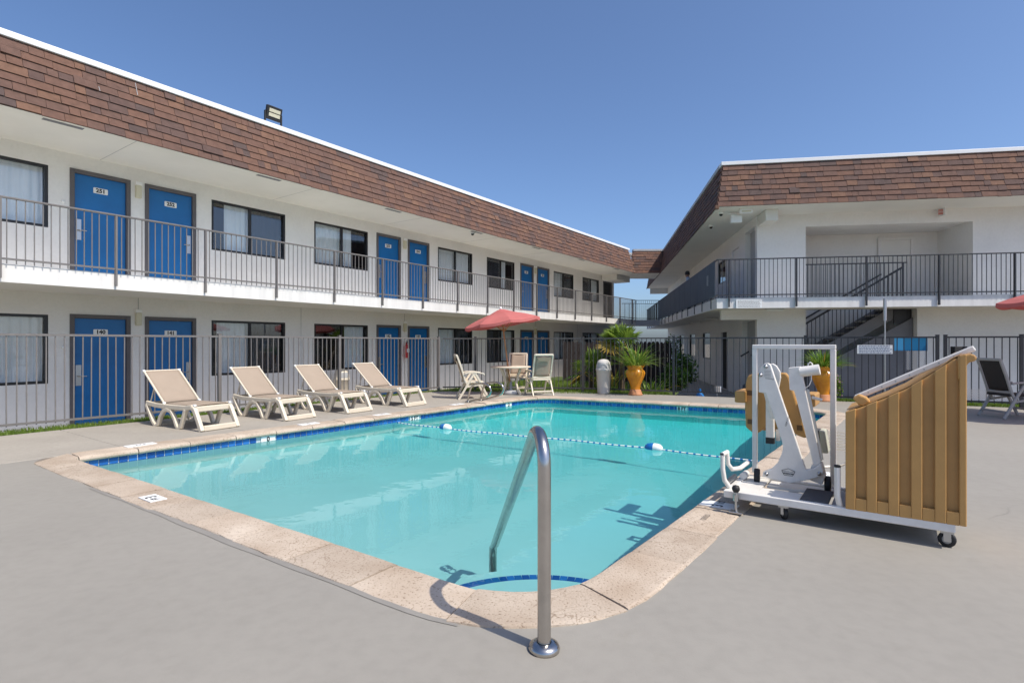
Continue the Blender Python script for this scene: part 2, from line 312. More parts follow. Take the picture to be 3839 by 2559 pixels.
# arc-length parametrisation of the lip (counter-clockwise in s,p ?)
area = sum(LIP[i][0] * LIP[(i + 1) % len(LIP)][1] - LIP[(i + 1) % len(LIP)][0] * LIP[i][1] for i in range(len(LIP)))
if area < 0: LIP.reverse()
def resample(poly, step):
    pts = []; n = len(poly)
    for i in range(n):
        a = Vector(poly[i]); b = Vector(poly[(i + 1) % n]); L = (b - a).length; k = max(1, int(L / step))
        pts += [a + (b - a) * j / k for j in range(k)]
    return pts
LP = resample(LIP, 0.10); NL = len(LP)
NRM = []
for i in range(NL):
    t = (LP[(i + 1) % NL] - LP[i - 1]).normalized(); NRM.append(Vector((t.y, -t.x)))       # outward for CCW
ARC = [0]
for i in range(NL): ARC.append(ARC[-1] + (LP[(i + 1) % NL] - LP[i]).length)
PER = ARC[-1]
def at(l):
    l %= PER; lo, hi = 0, NL
    while hi - lo > 1:
        m = (lo + hi) // 2
        if ARC[m] <= l: lo = m
        else: hi = m
    f = (l - ARC[lo]) / (ARC[lo + 1] - ARC[lo]); j = (lo + 1) % NL
    return LP[lo].lerp(LP[j], f), NRM[lo].lerp(NRM[j], f).normalized()
COPW = 0.36
WZ = -0.135
def off(d): return [F1(*(LP[i] + NRM[i] * d)) for i in range(NL)]

def filled(name, outer, holes, z, m, kind='structure'):
    bm = bmesh.new(); es = []
    for loop in [outer] + holes:
        vs = [bm.verts.new((p[0], p[1], z)) for p in loop]
        es += [bm.edges.new((vs[i], vs[(i + 1) % len(vs)])) for i in range(len(vs))]
    bmesh.ops.triangle_fill(bm, use_beauty=True, use_dissolve=False, edges=es, normal=(0, 0, 1))
    for f in bm.faces:
        if f.normal.z < 0: f.normal_flip()
    me = D.meshes.new(name); bm.to_mesh(me); bm.free(); me.materials.append(m)
    o = link(name, me); o['kind'] = kind; return o

deck_out = [F1(-9, 10.72), F1(11.3, 10.45), Vector((0.2, 15.35)), Vector((2.05, 15.05)), Vector((10.0, 11.62)), Vector((17, 8.65)), Vector((17, -9)), Vector((-13, -9))]
pool_hole = off(COPW - 0.03)
deck = filled('pool_deck', deck_out, [pool_hole], 0.0, DECK)
# deck edge skirt
mb = MB()
for i in range(len(deck_out)):
    a = deck_out[i]; b = deck_out[(i + 1) % len(deck_out)]
    mb.add([(a[0], a[1], 0), (b[0], b[1], 0), (b[0], b[1], ZB - .1), (a[0], a[1], ZB - .1)], [(0, 1, 2, 3)])
mb.build('deck_edge', SLAB, deck)
cxd = sum((p[0] for p in deck_out)) / len(deck_out); cyd = sum((p[1] for p in deck_out)) / len(deck_out)
ground = filled('ground', [(-900, -900), (900, -900), (900, 900), (-900, 900)], [[(cxd + (p[0] - cxd) * .97, cyd + (p[1] - cyd) * .97) for p in deck_out]], ZB - 0.02, GROUND)
walk = filled('walkway', [F1(-9, 11.35), F1(26, 11.35), F1(29, 14.0), F1(-9, 14.0)], [], ZB - 0.008, WALK)
court = filled('courtyard_paving', [F2(-1.5, 0.6), F2(16, 0.6), F2(16, 5), F2(5, 5), F2(5, 26), F2(-1.5, 26)], [], ZB - 0.012, WALK)
# concrete slabs along the far side of the pool
k = 0; s = 1.2
while s < 11.0:
    w = 1.62
    me = MB().box(s + .006, min(s + w, 11.25) - .006, 8.19 if s < 6 else 8.1, 10.62, -.05, .005).build('concrete_slab', SLAB, deck, bevel=.004, seg=1)
    me.matrix_local = Matrix.Rotation(A1, 4, 'Z'); s += w
    me.location = (0, 0, random.uniform(-.0008, .0008))

# pool basin
pool = thing('swimming_pool', 'turquoise swimming pool edged with worn stone coping and blue waterline tiles', 'swimming pool', (0, 0, 0), A1)
def floor_z(s):
    pts = [(2, -0.85), (5.0, -0.95), (7.5, -1.25), (10.0, -1.7), (13, -1.9)]
    for (a, za), (b, zb) in zip(pts, pts[1:]):
        if s <= b: return za + (zb - za) * max(0, (s - a)) / (b - a)
    return pts[-1][1]
bm = bmesh.new()
inn = [LP[i] + NRM[i] * 0.03 for i in range(0, NL)]
bm.faces.new([bm.verts.new((p.x, p.y, 0)) for p in inn])
for sp in (3.2, 4.2, 5.0, 5.6, 6.2, 6.8, 7.5, 8.2, 8.9, 9.6, 10.0, 11):
    bmesh.ops.bisect_plane(bm, geom=bm.verts[:] + bm.edges[:] + bm.faces[:], plane_co=(sp, 0, 0), plane_no=(1, 0, 0))
bed = [e for e in bm.edges if e.is_boundary]
ret = bmesh.ops.extrude_edge_only(bm, edges=bed)
top = {v for v in ret['geom'] if isinstance(v, bmesh.types.BMVert)}
for v in bm.verts: v.co.z = -0.035 if v in top else floor_z(v.co.x)
bmesh.ops.recalc_face_normals(bm, faces=bm.faces)
me = D.meshes.new('basin'); bm.to_mesh(me); bm.free(); me.materials.append(PLASTER); bo = link('basin', me, pool); bo.cycles.is_caustics_receiver = True
# mortar bed under the coping
mb = MB()
for i in range(NL):
    j = (i + 1) % NL; a = LP[i]; b = LP[j]; na = NRM[i]; nb = NRM[j]
    q = [a + na * .02, a + na * (COPW + .012), b + nb * (COPW + .012), b + nb * .02]
    mb.add([(p.x, p.y, -.002 if 0 < t < 3 else -.002) for t, p in enumerate(q)] , [(0, 1, 2, 3)])
mb.build('mortar_bed', MORTAR, pool)
# grey sealant strip beside the near coping
mb = MB(); rs = random.Random(4)
for i in range(NL):
    j = (i + 1) % NL; a = LP[i]; b = LP[j]
    if not (a.x < 2.6 and 1.9 < a.y < 6.2): continue
    wa = .028 + .008 * math.sin(a.y * 2.1) + .004 * math.sin(a.y * 9); wb = .028 + .008 * math.sin(b.y * 2.1) + .004 * math.sin(b.y * 9)
    mb.add([(*(a + NRM[i] * (COPW - .02)), .003), (*(a + NRM[i] * (COPW + max(wa, .008))), .003), (*(b + NRM[j] * (COPW + max(wb, .008))), .003), (*(b + NRM[j] * (COPW - .02)), .003)], [(0, 1, 2, 3)])
mb.build('sealant_strip', mat('grey_sealant', (.265, .247, .222), .8, vary=.12, scale=3), pool)
# coping stones
prof = [(-.012, -.058), (-.030, -.046), (-.036, -.028), (-.028, -.008), (-.008, .006), (.03, .011), (COPW - .03, .010), (COPW - .008, .006), (COPW, -.02)]
nst = int(PER / 0.60); sl = PER / nst
for q in range(nst):
    l0 = q * sl + random.uniform(.003, .008); l1 = (q + 1) * sl - random.uniform(.003, .008); m_ = 6; vs = []; fs = []; dz = random.uniform(-.003, .004); tz = random.uniform(-.003, .003); ex = random.uniform(-.012, .010)
    np_ = len(prof)
    for g in range(m_ + 1):
        p, n_ = at(l0 + (l1 - l0) * g / m_)
        for ti, (d_, z_) in enumerate(prof):
            dd = d_ + (ex + random.uniform(-.006, .006) if ti >= np_ - 2 else 0)
            e_ = -.003 if g in (0, m_) else 0
            vs.append((p.x + n_.x * dd, p.y + n_.y * dd, z_ + dz + tz * (g / m_ - .5) + e_))
    for g in range(m_):
        for t in range(np_ - 1): fs.append((g * np_ + t, g * np_ + t + 1, (g + 1) * np_ + t + 1, (g + 1) * np_ + t))
    fs.append(tuple(range(np_))); fs.append(tuple(range(m_ * np_, (m_ + 1) * np_))[::-1])
    b = MB(); b.add(vs, fs, 0, False); b.build('coping_stone', COPING, pool)
# waterline tiles: far and left sides as single tiles, the hidden sides joined
TP = 0.102; nt_ = int(PER / TP); tp = PER / nt_
tile_me = [MB().box(-.0455, .0455, -.004, .012, -.06, .048).mesh('tile', t) for t in TILES]
mark_sp = {}
mb = MB(); cnt = 0
MARKS = [((3.95 + 0.62), 'L', '0'), (7.55, 'L', '5 FT'), (10.42, 'L', 'D')]
def mark_at(p):
    for s, side, t in MARKS:
        if abs(p.x - s) < .13 and p.y > 6.5: return True
    return abs(p.x - 12.05) < .25 and abs(p.y - 3.9) < .13
for q in range(nt_):
    p, n_ = at((q + .5) * tp); pos = p + n_ * .018
    if mark_at(p): continue
    a = math.atan2(n_.y, n_.x) - math.pi / 2                  # local +y = outward
    vis = (n_.y > .3) or (n_.x > .3)
    M_ = Matrix.Translation((pos.x, pos.y, -.098)) @ Matrix.Rotation(a, 4, 'Z')
    if vis and cnt < 299:
        cnt += 1; link('waterline_tile', random.choice(tile_me), pool, mtx=M_)
    else:
        b = MB().box(-.0455, .0455, -.004, .012, -.06, .048); mb.add([M_ @ Vector(v) for v in b.v], b.f)
tag(mb.build('hidden_waterline_tiles', TILES[0], pool), kind='stuff')
mb = MB()
for i in range(NL):
    j = (i + 1) % NL; a = LP[i] + NRM[i] * .024; b = LP[j] + NRM[j] * .024
    mb.add([(a.x, a.y, -.04), (b.x, b.y, -.04), (b.x, b.y, -.17), (a.x, a.y, -.17)], [(0, 1, 2, 3)])
mb.build('tile_grout', GROUT, pool)
def lip_near(s, p):
    i = min(range(NL), key=lambda i: (LP[i].x - s) ** 2 + (LP[i].y - p) ** 2); return LP[i], NRM[i]
for s, side, t in MARKS + [(12.05, 'F', '8 FT')]:
    p, n_ = lip_near(s, 7.6 if side == 'L' else 3.9); a = math.atan2(n_.y, n_.x) - math.pi / 2
    o = MB().box(-.11, .11, -.010, .006, -.062, .042).build('depth_tile', WHITE, pool)
    o.matrix_local = Matrix.Translation((p.x + n_.x * .012, p.y + n_.y * .012, -.098)) @ Matrix.Rotation(a, 4, 'Z')
    tm = link('numeral', text_mesh(t, .095, INK, bold=.004), o); tm.location = (0, -.0125, -.008); tm.rotation_euler = (R(90), 0, 0)
# depth markers set in the coping
for (s, p, t, rot) in ((2.03, 5.28, '3', 180), (2.03, 5.20, 'FT', 180), (4.62, 1.21, '3', 90), (4.72, 1.21, '1/2', 90), (5.4, 7.98, '5', -90), (3.0, 8.13, '4 FT', 0), (9.0, 7.88, '7 FT', 0), (6.9, 7.90, '6 FT', 0)):
    if t != 'FT' and t != '1/2':
        lx, ly = (.26, .16) if rot in (180, 0) and p < 7 else (.34, .15)
        if p < 2: lx, ly = .16, .28
        if s < 3 and p < 7: lx, ly = .13, .24
        o = MB().box(-lx / 2, lx / 2, -ly / 2, ly / 2, -.004, .004).build('coping_depth_marker', WHITE, pool); o.location = (s + (.04 if p < 2 else 0), p - (.03 if s < 3 and p < 7 else 0), .0145)
    tm = link('depth_lettering', text_mesh(t, .12 if len(t) == 1 else .07, INK, bold=.003), pool); tm.location = (s, p, .0195)
    tm.rotation_euler = (0, 0, R({180: 90, 90: 0, -90: 180, 0: 180}[rot]))
o = link('stamped_emblem', text_mesh('ooo', .09, MORTAR), pool); o.location = (4.28, 1.22, .0155); o.rotation_euler = (0, 0, R(0))
# corner steps
SC = Vector((2.33, 1.46))
for r, z in ((.90, -.30), (1.24, -.56)):
    st = part('step', pool); n_ = 26; a0, a1 = R(-8), R(98)
    pts = [(SC.x + r * math.cos(a0 + (a1 - a0) * i / n_), SC.y + r * math.sin(a0 + (a1 - a0) * i / n_)) for i in range(n_ + 1)]
    b = MB(); outl = pts + [(SC.x - .2, SC.y + .1), (SC.x - .2, SC.y - .2), (SC.x + .1, SC.y - .2)]
    b.prism(outl, -1.3, z, lambda a, c, d: (a, c, d)); b.build('tread', PLASTER, st).cycles.is_caustics_receiver = True
    tm = [MB().box(-.024, .024, -.004, .062, -.045, .004).mesh('trim', t) for t in TILES]
    na = int(r * (a1 - a0) / .052)
    if r < 1.0:
        for i in range(na):
            a = a0 + (a1 - a0) * (i + .5) / na
            tt_ = link('trim_tile', random.choice(tm), st, mtx=Matrix.Translation((SC.x + r * math.cos(a), SC.y + r * math.sin(a), z)) @ Matrix.Rotation(a - math.pi / 2 + math.pi, 4, 'Z')); tt_.cycles.is_caustics_receiver = True
# water (closed volume)
bm = bmesh.new(); f = bm.faces.new([bm.verts.new((p.x, p.y, WZ)) for p in [LP[i] + NRM[i] * .06 for i in range(NL)]])
if f.normal.z < 0: f.normal_flip()
bmesh.ops.triangulate(bm, faces=bm.faces)
me = D.meshes.new('water'); bm.to_mesh(me); bm.free(); me.materials.append(WATER)
[setattr(p,'use_smooth',True) for p in me.polygons]; wo = link('water', me); wo.cycles.is_caustics_caster = True; wo.rotation_euler = (0, 0, A1); wo['kind'] = 'structure'

# ------------------------------------------------------------------ building helpers
def wall_panel(name, parent, x0, x1, z0, z1, holes, y, th, m, flip=1, rev=None):
    """wall in the local x/z plane at y facing -y, with rectangular openings and reveals"""
    xs = sorted({x0, x1} | {h[0] for h in holes} | {h[1] for h in holes}); zs = sorted({z0, z1} | {h[2] for h in holes} | {h[3] for h in holes})
    b = MB()
    for i in range(len(xs) - 1):
        for j in range(len(zs) - 1):
            cx, cz = (xs[i] + xs[i + 1]) / 2, (zs[j] + zs[j + 1]) / 2
            if any(h[0] < cx < h[1] and h[2] < cz < h[3] for h in holes): continue
            b.add([(xs[i], y, zs[j]), (xs[i + 1], y, zs[j]), (xs[i + 1], y, zs[j + 1]), (xs[i], y, zs[j + 1])], [(0, 1, 2, 3)])
    for a, c, d, e in holes:
        y2 = y + th
        b.add([(a, y, d), (a, y2, d), (a, y2, e), (a, y, e)], [(0, 1, 2, 3)]); b.add([(c, y, d), (c, y, e), (c, y2, e), (c, y2, d)], [(0, 1, 2, 3)])
        b.add([(a, y, e), (a, y2, e), (c, y2, e), (c, y, e)], [(0, 1, 2, 3)]); b.add([(a, y, d), (c, y, d), (c, y2, d), (a, y2, d)], [(0, 1, 2, 3)])
    me = D.meshes.new(name); me.from_pydata(b.v, [], b.f); me.materials.append(m)
    return link(name, me, parent)
def rng(lst): return random.choice(lst)
def curtain(x0, x1, y, z0, z1, seedv):
    b = MB(); n = max(8, int((x1 - x0) / .022)); vs = []; rs = random.Random(seedv)
    ph = rs.random() * 6
    for i in range(n + 1):
        x = x0 + (x1 - x0) * i / n; yy = y + .018 * math.sin(x * 48 + ph + .9 * math.sin(x * 7)) + .008 * math.sin(x * 21 + ph * 2)
        vs += [(x, yy, z0), (x, yy, z1)]
    b.add(vs, [(2 * i, 2 * i + 2, 2 * i + 3, 2 * i + 1) for i in range(n)], 0, True); return b
def window(parent, x0, x1, z0, z1, y, style, base):
    """sliding window in opening; style = (left curtain span, right curtain span, screen side)"""
    bx, by, bz = base
    w = part('window', parent); w.location = ((x0 + x1) / 2 - bx, y - by, z0 - bz); W = (x1 - x0) / 2; H = z1 - z0; t = .05
    fr = MB(); fr.box(-W, W, -.012, .06, 0, t); fr.box(-W, W, -.012, .06, H - t, H); fr.box(-W, -W + t, -.0125, .061, t, H - t); fr.box(W - t, W, -.0125, .061, t, H - t)
    fr.box(-.028, .028, -.006, .055, t, H - t); fr.build('window_frame', WFRAME, w)
    for sx, a, c, yy in (('l', -W + t, -.028, .020), ('r', .028, W - t, .038)):
        g = MB(); g.box(a, c, yy, yy + .006, t, H - t); g.build('window_pane', GLASS, w)
    cs = []
    if style[0]: cs.append((-W + t + style[0][0] * (W - t), -W + t + style[0][1] * (W - t)))
    if style[1]: cs.append((style[1][0] * (W - t), style[1][1] * (W - t)))
    for k, (a, c) in enumerate(cs): curtain(a, c, .125, .02, H - .02, x0 * 3 + k).build('curtain', CURT, w)
    if style[2]:
        a, c = (-W + t, -.028) if style[2] == 'l' else (.028, W - t)
        g = MB(); g.box(a, c, .066, .068, t, H - t); g.build('insect_screen', SCRN, w)
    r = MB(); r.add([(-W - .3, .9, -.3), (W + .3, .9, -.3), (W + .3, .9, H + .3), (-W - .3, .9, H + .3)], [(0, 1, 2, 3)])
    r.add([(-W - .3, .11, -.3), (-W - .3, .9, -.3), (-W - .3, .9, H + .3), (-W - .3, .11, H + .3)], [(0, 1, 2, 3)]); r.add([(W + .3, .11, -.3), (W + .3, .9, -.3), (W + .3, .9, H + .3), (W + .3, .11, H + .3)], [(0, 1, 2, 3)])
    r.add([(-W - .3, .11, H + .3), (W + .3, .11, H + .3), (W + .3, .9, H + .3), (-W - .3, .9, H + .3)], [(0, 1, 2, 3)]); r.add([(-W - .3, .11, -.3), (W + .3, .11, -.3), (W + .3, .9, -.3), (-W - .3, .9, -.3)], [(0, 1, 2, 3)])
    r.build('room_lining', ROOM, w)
    return w
SCRN = sheet_glass('insect_mesh', (0.50, 0.51, 0.53), 1.05, rough=.5)
def door(parent, x0, x1, z0, z1, y, num, base, lock='l', col=None):
    d = part('door', parent); d.location = ((x0 + x1) / 2 - base[0], y - base[1], z0 - base[2]); W = (x1 - x0) / 2; H = z1 - z0; t = .075
    f = MB(); f.box(-W, -W + t, -.02, .12, 0, H); f.box(W - t, W, -.02, .12, 0, H); f.box(-W + t, W - t, -.0195, .12, H - t, H); f.build('door_frame', DFRAME, d, bevel=.004, seg=1)
    s = MB(); s.box(-W + t + .004, W - t - .004, .035, .08, .012, H - t - .005); s.build('door_leaf', col or DOORB, d)
    th = MB(); th.box(-W + t, W - t, .0, .12, 0, .010); th.build('threshold', STEELR, d)
    if num:
        pl = MB(); pl.prism(rounded([(-.12, -.055), (.12, -.055), (.12, .055), (-.12, .055)], [.015] * 4, 3), .027, .0345, lambda a, b, c: (a, c, b + H * .845)); pl.build('number_plate', WHITE, d)
        tm = link('number', text_mesh(num, .105, INK, bold=.005), d); tm.location = (0, .0262, H * .845); tm.rotation_euler = (R(90), 0, 0)
    lx = (-W + t + .07) if lock == 'l' else (W - t - .07); sg = 1 if lock == 'l' else -1
    k = MB(); k.box(lx - .048, lx + .048, .026, .0345, .82, 1.22); k.build('lock_plate', STEELR, d, bevel=.004, seg=1)
    h = MB(); h.tube([(lx, .03, 1.0), (lx, -.012, 1.0), (lx + .02 * sg, -.022, 1.0), (lx + .12 * sg, -.022, 1.0)], .009, 8); h.lathe([(0, 0), (.028, 0), (.028, .012)], 12, (lx, .026, 1.0)); h.build('door_handle', STEEL, d)
    return d
def lamp(parent, x, z, y, base):
    l = part('wall_lamp', parent); l.location = (x - base[0], y - base[1], z - base[2])
    b = MB(); b.box(-.06, .06, -.08, 0, .12, .19); b.build('lamp_cap', WHITE, l, bevel=.008); b = MB(); b.box(-.052, .052, -.072, -.001, -.14, .12); b.build('lamp_shade', LAMPB, l, bevel=.01)

_sh = {}
def shingle_mesh(w, h, mi):
    k = (round(w, 3), mi)
    if k in _sh: return _sh[k]
    # local: x along course, y up slope, z outward; bottom edge proud
    b = MB(); g = .003
    b.add([(g, 0, .0), (w - g, 0, .0), (w - g, 0, .024), (g, 0, .024), (g, h, .0), (w - g, h, .0), (w - g, h, .004), (g, h, .004)],
          [(0, 1, 2, 3), (3, 2, 6, 7), (0, 4, 5, 1), (0, 3, 7, 4), (1, 5, 6, 2), (4, 7, 6, 5)])
    _sh[k] = b.mesh('shingle', SHN[mi]); return _sh[k]
def mansard(parent, M, length, slope, ncourse, lo=lambda t: 0, hi=None, limit=300, mats_w=None, seedv=1):
    """shingle courses on plane M (x along, y up slope, z outward), between lo(t) and hi(t); nearest ones single, rest joined"""
    rs = random.Random(seedv); hi = hi or (lambda t: length); ex = slope / ncourse; items = []
    ws = [.15, .20, .25, .30, .34, .40]
    for c in range(ncourse):
        t = c * ex; x = lo(t + ex / 2) - (rs.random() * .3 if lo(0) == lo(1) else 0); e = hi(t + ex / 2); prev = -1
        while x < e - .05:
            w = rs.choice(ws)
            if x + w > e - .06: w = e - x
            mi = rs.choices(range(6), mats_w or [5, 5, 3, 2.6, 1.6, 4])[0]
            items.append((x, t + rs.uniform(-.006, .004) + .007 * math.sin(x * 1.7 + c * 2.1) + .004 * math.sin(x * 5.3 + c), w, mi, rs.uniform(-.003, .005) + (.012 if rs.random() < .03 else 0))); x += w
    pw = parent.matrix_world if False else None
    W = WORLD(parent)
    dist = lambda it: ((W @ M @ Vector((it[0] + it[2] / 2, it[1], 0))) - CAMP).length
    items.sort(key=dist); rest = MB()
    for i, (x, t, w, mi, dz) in enumerate(items):
        Mi = M @ Matrix.Translation((x, t, dz))
        if i < limit and w in ws: link('shingle', shingle_mesh(w, ex + .02, mi), parent, mtx=Mi)
        elif i < limit:
            o = link('shingle', shingle_mesh(w, ex + .02, mi), parent, mtx=Mi)
        else:
            g = .003; h = ex + .02
            rest.add([Mi @ Vector(v) for v in ((g, 0, .0), (w - g, 0, .0), (w - g, 0, .024), (g, 0, .024), (g, h, .0), (w - g, h, .0), (w - g, h, .004), (g, h, .004))],
                     [(0, 1, 2, 3), (3, 2, 6, 7), (0, 3, 7, 4), (1, 5, 6, 2)], mi)
    if rest.v: tag(rest.build('distant_shingles', SHN, parent), kind='stuff')
def WORLD(o):
    m = Matrix.LocRotScale(o.location, o.rotation_euler, o.scale) if True else None
    return (WORLD(o.parent) @ m) if o.parent else m
def plane_matrix(origin, ax, up):
    x = Vector(ax).normalized(); y = Vector(up).normalized(); z = x.cross(y).normalized()
    return Matrix(((x.x, y.x, z.x, origin[0]), (x.y, y.y, z.y, origin[1]), (x.z, y.z, z.z, origin[2]), (0, 0, 0, 1)))
def railing(parent, a, b, z0, m, posts, spacing=.105, ztop=1.05, zlow=.09, bal=.013, postdrop=.20, post_out=None, start=None, end=None, name='railing', lim=None):
    """straight guard rail from a to b (local xy) standing on z0"""
    r = part(name, parent); a = Vector(a); b = Vector(b); L = (b - a).length; d = (b - a) / L; r.location = (a.x, a.y, z0)
    r.rotation_euler = (0, 0, math.atan2(d.y, d.x))
    MB().box(0, L, -.022, .022, ztop - .03, ztop).build('top_rail', m, r, bevel=.006, seg=1)
    MB().box(0, L, -.016, .016, zlow - .014, zlow + .014).build('bottom_rail', m, r)
    bm_ = MB().box(-bal / 2, bal / 2, -bal / 2, bal / 2, 0.004, ztop - .03).mesh('baluster', m)
    po = .012 if post_out is None else post_out
    pm = MB().box(-.015, .015, -.022 - po, .036 - po, -postdrop, ztop - .031).mesh('post', m)
    for p in posts: link('post', pm, r, loc=(p, 0, 0))
    n = int(L / spacing)
    for i in range(n):
        x = (i + .5) * spacing
        if start is not None and x < start: continue
        if end is not None and x > end: continue
        if any(abs(x - p) < .035 for p in posts): continue
        link('baluster', bm_, r, loc=(x + random.uniform(-.004, .004), 0, 0))
    return r

# ------------------------------------------------------------------ left motel wing
S0, S1, P_W, P_E = -3.0, 27.9, 12.9, 11.1
BL = (0.0, P_W, ZB)
motel = thing('motel_building', 'long two storey motel wing with blue doors and shingled mansard, left of the pool', 'motel building', F1(*BL), A1)
L_ = lambda s, p, z: (s - BL[0], p - BL[1], z - BL[2])
mods = [0, 7.62, 15.24]
wU = [(1.42, 3.25)] + [(6.20, 8.05), (8.90, 10.73), (13.75, 15.60), (16.47, 18.32), (21.44, 23.30), (24.22, 26.07)]
dU = [(3.57, 4.58), (4.84, 5.86), (11.05, 12.04), (12.34, 13.32), (18.73, 19.74), (20.01, 21.04)]
dz0, dz1 = Z_ST + .01, 4.70
lz0, lz1 = ZB + .01, 1.91
holes = [(a, b, 3.50 - ZB, 4.66 - ZB) for a, b in wU] + [(a, b, dz0 - ZB, dz1 - ZB) for a, b in dU] + [(26.55, 27.62, dz0 - ZB, 4.68 - ZB)]
holes += [(a, b, .60 - ZB, 1.88 - ZB) for a, b in wU] + [(a, b, lz0 - ZB, lz1 - ZB) for a, b in dU]
wall_panel('front_wall', motel, S0, S1, 0, Z_SO - ZB, holes, 0, .14, WALL)
b = MB(); b.add([(S1, 0, 0), (S1, 7, 0), (S1, 7, Z_SO - ZB), (S1, 0, Z_SO - ZB)], [(0, 1, 2, 3)]); b.add([(S0, 0, 0), (S0, 0, Z_SO - ZB), (S0, 7, Z_SO - ZB), (S0, 7, 0)], [(0, 1, 2, 3)]); b.add([(S0, 7, 0), (S0, 7, Z_SO - ZB), (S1, 7, Z_SO - ZB), (S1, 7, 0)], [(0, 1, 2, 3)]); b.build('end_wall', WALL, motel)
MB().box(S0, S1 + .6, -.04, 0, 0, .06).build('base_curb', WALK, motel)
# window dressing per window (curtain spans as fractions of each half, screen side)
stU = [((0, 1), (0, 1), None), ((.36, 1), (0, 1), 'r'), ((0, 1), (0, .5), None), ((0, 1), (.0, .95), None), ((0, 1), (0, .55), 'l'), ((0, .9), (0, 1), 'r'), (None, (0, 1), 'l')]
stL = [((.0, .3), (0, 1), None), ((.15, 1), (0, 1), 'r'), (None, (0.2, 1), 'l'), ((0, 1), (0, 1), 'r'), ((0, .6), (0, 1), 'l'), ((0, .8), (0, .4), None), (None, (0, .9), None)]
for (a, c), st in zip(wU, stU): window(motel, a, c, 3.50, 4.66, P_W + .02, st, BL)
for (a, c), st in zip(wU, stL): window(motel, a, c, .60, 1.88, P_W + .02, st, BL)
for (a, c), n_, lk in zip(dU, ('251', '252', '253', '254', '255', '256'), 'lrlrlr'): door(motel, a, c, dz0, dz1, P_W, n_, BL, lk)
for (a, c), n_, lk in zip(dU, ('140', '141', '142', '143', '144', '145'), 'lrlrlr'): door(motel, a, c, lz0, lz1, P_W, n_, BL, lk)
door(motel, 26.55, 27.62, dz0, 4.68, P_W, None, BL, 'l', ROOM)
for s in (4.71, 12.19, 19.87): lamp(motel, s, 4.50, P_W, BL); lamp(motel, s, 1.86, P_W, BL)
for s, z in ((3.47, 4.03), (3.47, 1.27)):
    b = MB(); b.lathe([(0, 0), (.035, 0), (.03, .02), (0, .024)], 12); o = b.build('doorbell', WHITE, motel); o.location = L_(s, P_W, z); o.rotation_euler = (R(90), 0, 0)
# balcony
MB().box(S0, 26.6, P_E - P_W, -.002, Z_SB - ZB, Z_ST - ZB).build('balcony_slab', SOFFIT, motel)
MB().box(S0, 26.6, P_E - P_W - .02, P_E - P_W - .001, Z_SB - ZB - .01, Z_ST - ZB + .035).build('balcony_fascia', FASCIA, motel)
MB().box(26.6, 28.6, P_E - P_W, -.002, Z_SB - ZB + .001, Z_ST - ZB - .002).build('landing_slab', SOFFIT, motel)
for s in (4.72, 8.5, 12.2, 16.0, 19.9, 23.7):
    MB().box(s - .006, s + .006, -.004, .001, 1.92 - ZB if 4 < s < 5 or 12 < s < 13 or 19 < s < 20 else 0.1, Z_SB - ZB).build('wall_joint', GREYL, motel)
posts = [.72 + 1.49 * i for i in range(18)]
railing(motel, (0, P_E - P_W - .06), (26.6, P_E - P_W - .06), Z_ST - ZB + .035, TAUPE, [p for p in posts if p < 26.5], spacing=.1065, ztop=1.02, zlow=.075, postdrop=.22, start=1.5)
# roof
roof = part('roof', motel)
MB().box(S0, 28.4, P_E - P_W + .02, .05, Z_SO - ZB, Z_SO - ZB + .03).build('soffit', SOFFIT, roof)
SETB = .36
MB().add([(S0, P_E - P_W, Z_SO - ZB - .004), (26.6, P_E - P_W, Z_SO - ZB - .004), (26.6 - .1, P_E - P_W + SETB, Z_RT - ZB), (S0, P_E - P_W + SETB, Z_RT - ZB)], [(0, 1, 2, 3)]).build('mansard_deck', SHN[2], roof)
sl_ = math.hypot(SETB, Z_RT - Z_SO)
mansard(roof, plane_matrix((.8, P_E - P_W - .004, Z_SO - ZB - .004), (1, 0, 0), (0, SETB, Z_RT - Z_SO)), 25.8, sl_, 8, hi=lambda t: 25.8 - t * .1, seedv=3)
b = MB(); b.box(S0, 26.62, P_E - P_W + SETB - .05, P_E - P_W + SETB + .25, Z_RT - ZB + .005, Z_RT - ZB + .11); b.build('roof_edge_trim', TRIMW, roof, bevel=.01)
MB().box(S0, 28.2, P_E - P_W + SETB + .2, 7, Z_RT - ZB - .1, Z_RT - ZB + .02).build('flat_roof', GREYL, roof)
for i in range(7):
    s = 3.03 + 3.6 * i; MB().box(s - .27, s + .27, P_E - P_W + .10, P_E - P_W + .20, Z_SO - ZB - .006, Z_SO - ZB + .01).build('soffit_vent', GREYP, roof)
for s in (1.6, 4.05, 7.7, 11.3, 14.9, 18.5): MB().box(s - .004, s + .004, P_E - P_W + .05, -.01, Z_SO - ZB - .003, Z_SO - ZB + .003).build('soffit_joint', GREYL, roof)
MB().box(26.3, 28.0, -.9, -.05, Z_SO - ZB - .30, Z_SO - ZB - .001).build('soffit_beam', SOFFIT, roof)
ysl = lambda z: P_E - P_W + SETB * (z - Z_SO) / (Z_RT - Z_SO) - .030
for sx_, za, zb_ in ((4.14, 5.88, 6.12), (3.55, 5.72, 5.80)):
    MB().bar((sx_, ysl(za), za - ZB), (sx_ - .01, ysl(zb_), zb_ - ZB), .008).build('hanging_strip', GREYL, roof)

def dome_camera(loc, label):
    t = thing('dome_camera', label, 'security camera', loc)
    MB().lathe([(0, 0), (.075, 0), (.07, -.05), (.05, -.06)], 16).build('housing', WHITE, t); MB().lathe([(.05, -.058), (.045, -.09), (.025, -.11), (0, -.115)], 16).build('lens_dome', BLACK, t)
dome_camera(F1(13.7, 11.32, Z_SO), 'white dome camera under the left wing soffit above doors 253 and 254')
